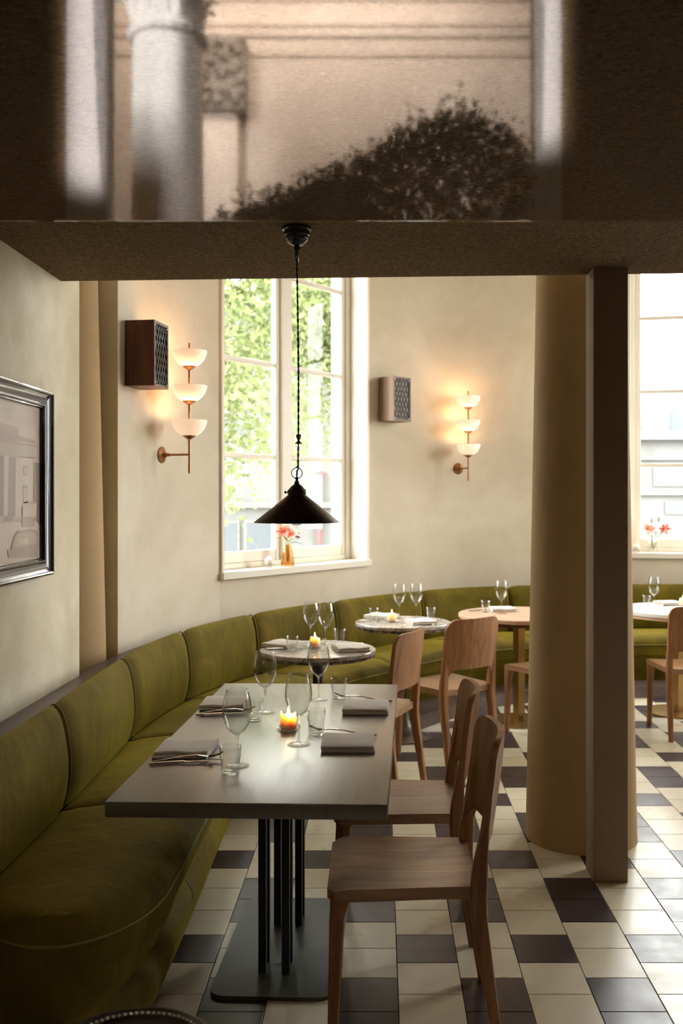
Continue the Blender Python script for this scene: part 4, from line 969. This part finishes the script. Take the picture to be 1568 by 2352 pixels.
def votive(p, label):
    t = thing('votive_candle', label, 'candle', (p.x, p.y, sz_), 0, 'small sill candles')
    bm = BM(); lathe(bm, [(0, 0), (0.024, 0), (0.026, 0.004), (0.024, 0.018), (0.034, 0.026), (0.036, 0.033), (0.031, 0.031), (0.018, 0.022), (0, 0.020)], 24, rmod=lambda a, z: 1 + (0.06 * math.cos(7 * a) if z > 0.02 else 0)); obj('holder', bm, 'clear_glass', t, sharp=60)
    bm = BM(); lathe(bm, [(0, 0.021), (0.022, 0.023), (0.026, 0.034), (0.024, 0.048), (0.027, 0.056), (0.018, 0.064), (0.008, 0.078), (0, 0.082)], 16, rmod=lambda a, z: 1 + 0.09 * math.sin(3 * a + z * 90)); obj('wax', bm, 'wax_white', t, sharp=60)
votive(M1 @ Vector((0.505, 0.035, 0)), 'small white melted candle beside the amber vase')
votive(M2 @ Vector((0.085, 0.045, 0)), 'small white candle on the sill beyond the post')

# ================================================================== BEADED TRAY TABLE by the camera
tt = thing('tray_table', 'small round metal tray table with a beaded rim, in the near corner', 'table', (-0.363, 1.375, 0))
bm = BM(); lathe(bm, [(0, 0.738), (0.111, 0.738), (0.122, 0.744), (0.124, 0.750), (0.121, 0.7515), (0.117, 0.748), (0.108, 0.7425), (0, 0.742)], 72); tray = obj('tray', bm, 'pewter', tt)
bm = BM(); lathe(bm, [(0, 0.0032), (0.002, 0.0026), (0.0032, 0.0), (0.002, -0.0026), (0, -0.0032)], 10); BEAD = mesh(bm, 'bead', 'steel', 80)
for k in range(80):
    a = 2 * PI * k / 80; put('bead', BEAD, tray, (0.1115 * math.cos(a), 0.1115 * math.sin(a), 0.7465))
bm = BM(); lathe(bm, [(0, 0.0), (0.13, 0.0), (0.13, 0.008), (0.03, 0.025), (0.013, 0.05), (0.013, 0.72), (0.04, 0.738), (0, 0.738)], 36); obj('pedestal', bm, 'pewter', tt)

# ================================================================== OUTDOORS
bm = BM(); box(bm, (-60, 8.9, -1.3), (70, 90, -1.2)); box(bm, (-60, -20, -1.3), (-4.0, 8.9, -1.2)); box(bm, (6.2, -20, -1.3), (70, 8.9, -1.2)); struct('ground_outside', bm, 'asphalt', 'pale grey street outside the windows', 'street')
def tree(x, y, zc, rx, rz, n, label, seed, leafs=0.11):
    random.seed(seed); t = thing('street_tree', label, 'tree', (x, y, -1.2), 0, 'leafy trees outside')
    bm = BM(); tube(bm, [(0, 0, 0), (0.05, 0.02, 1.2), (0.0, 0.1, 2.6), (0.1, 0.1, zc + 1.2)], [0.2, 0.16, 0.13, 0.05], 10)
    for k in range(7):
        a = random.uniform(0, 6.28); z = zc + random.uniform(-0.6, 1.6); tube(bm, [(0.03, 0.08, z), (math.cos(a) * rx * 0.35, math.sin(a) * rx * 0.35, z + 0.8), (math.cos(a) * rx * 0.75, math.sin(a) * rx * 0.75, z + 0.7)], [0.07, 0.045, 0.015], 6)
    obj('trunk', bm, 'bark', t)
    cl = []
    for k in range(120):
        d = Vector((random.gauss(0, 1), random.gauss(0, 1), random.gauss(0, 1))).normalized() * random.uniform(0.35, 1.0)
        cl.append((Vector((d.x * rx, d.y * rx, d.z * rz + zc + 1.2)), random.uniform(0.35, 0.75), random.random()))
    verts, faces, tint = [], [], []
    for k in range(n):
        c, r, tv = random.choice(cl); p = c + Vector((random.gauss(0, r * 0.6), random.gauss(0, r * 0.6), random.gauss(0, r * 0.45)))
        u = Vector((random.gauss(0, 1), random.gauss(0, 1), random.gauss(0, 0.7) - 0.6)).normalized(); v = u.cross(Vector((random.gauss(0, 1), random.gauss(0, 1), random.gauss(0, 1)))).normalized(); w_ = u.cross(v)
        l = leafs * random.uniform(0.6, 1.2); hw = l * 0.36; i = len(verts)
        verts += [p, p + u * l * 0.5 + v * hw + w_ * l * 0.06, p + u * l, p + u * l * 0.5 - v * hw + w_ * l * 0.06]; faces += [(i, i + 1, i + 2), (i, i + 2, i + 3)]; g = min(1, max(0, tv * 0.6 + random.uniform(0, 0.4))); tint += [g, g]
    me = bpy.data.meshes.new('crown'); me.from_pydata([tuple(q) for q in verts], [], faces); me.materials.append(MATS['leaf_tree'])
    at = me.attributes.new('tint', 'FLOAT', 'FACE'); at.data.foreach_set('value', tint)
    o = put('crown', me, t); o['kind'] = 'stuff'
tree(-2.9, 13.0, 4.6, 2.3, 3.2, 26000, 'leafy green tree filling the window behind the pendant lamp', 3)
tree(-0.5, 16.2, 5.0, 1.6, 3.0, 16000, 'paler leafy tree farther off, at the column side of the window', 8)
def building(name, label, x0, x1, y0, y1, ztop, wins_, ledges, roof):
    t = thing(name, label, 'building', ((x0 + x1) / 2, y0, -1.2)); ox, oy = (x0 + x1) / 2, y0
    bm = BM(); box(bm, (x0 - ox, 0, 0), (x1 - ox, y1 - y0, ztop + 1.2)); obj('wall', bm, 'facade_white', t)
    for (a, b, z0_, z1_, mt) in wins_:
        bm = BM(); box(bm, (a - ox - 0.06, -0.05, z0_ + 1.14), (b - ox + 0.06, 0.02, z1_ + 1.26), 0.01, 1); f = obj('window_surround', bm, 'facade_white', t)
        bm = BM(); box(bm, (a - ox, -0.06, z0_ + 1.2), (b - ox, -0.045, z1_ + 1.2)); obj('window_panel', bm, mt, f)
    for (z, h, d) in ledges: bm = BM(); box(bm, (x0 - ox - 0.05, -d, z + 1.2), (x1 - ox + 0.05, 0.0, z + h + 1.2), 0.01, 1); obj('ledge', bm, 'facade_white', t)
    if roof:
        bm = BM(); prism(bm, [(x0 - ox, -0.0), (x1 - ox, -0.0), (x1 - ox, y1 - y0), (x0 - ox, y1 - y0)], ztop + 1.2, ztop + 1.2 + roof)
        for v in bm.verts:
            if v.co.z > ztop + 1.3: v.co.y = 0.5 + v.co.y * 0.8
        rf = obj('roof', bm, 'slate_roof', t)
        x = x0 + 0.8
        while x < x1 - 0.8:
            bm = BM(); box(bm, (x - ox - 0.35, -0.02, ztop + 1.2), (x - ox + 0.35, 0.7, ztop + 1.2 + roof * 0.8), 0.02, 1); obj('dormer', bm, 'facade_white', rf); x += 1.9
    return t
b1 = building('white_building', 'white rendered building with blue-grey doors beyond the tree', -14, 1.2, 19.0, 26.0, 5.6, [(-3.1, -2.86, -1.1, 1.05, 'shutter_blue'), (-2.66, -2.16, -1.1, 1.05, 'shutter_blue'), (-4.6, -4.0, -1.1, 1.05, 'shutter_blue'), (-0.5, 0.2, 1.6, 2.9, 'shutter_blue'), (-6.5, -5.8, 1.8, 3.2, 'shutter_blue')], [(1.35, 0.12, 0.14), (5.4, 0.2, 0.25)], 0)
bm = BM(); tube(bm, [(-1.22 + 6.4, -0.09, 0.0), (-1.22 + 6.4, -0.09, 3.1), (-1.16 + 6.4, -0.09, 3.2), (-1.16 + 6.4, 0.0, 3.25)], 0.05, 8); obj('drainpipe', bm, 'pipe_red', b1)
building('pale_building', 'pale building with slate roof and dormers beyond the post window', 4.2, 16, 24.0, 31.0, 3.2, [(6.9, 7.6, 1.9, 2.35, 'shutter_blue'), (9.0, 9.8, 1.9, 2.35, 'shutter_blue'), (7.2, 7.9, 1.2, 1.4, 'shutter_blue'), (5.3, 6.0, 1.9, 2.35, 'shutter_blue')], [(3.0, 0.22, 0.3), (2.5, 0.08, 0.12), (1.62, 0.1, 0.15), (0.4, 0.1, 0.1)], 0.85)
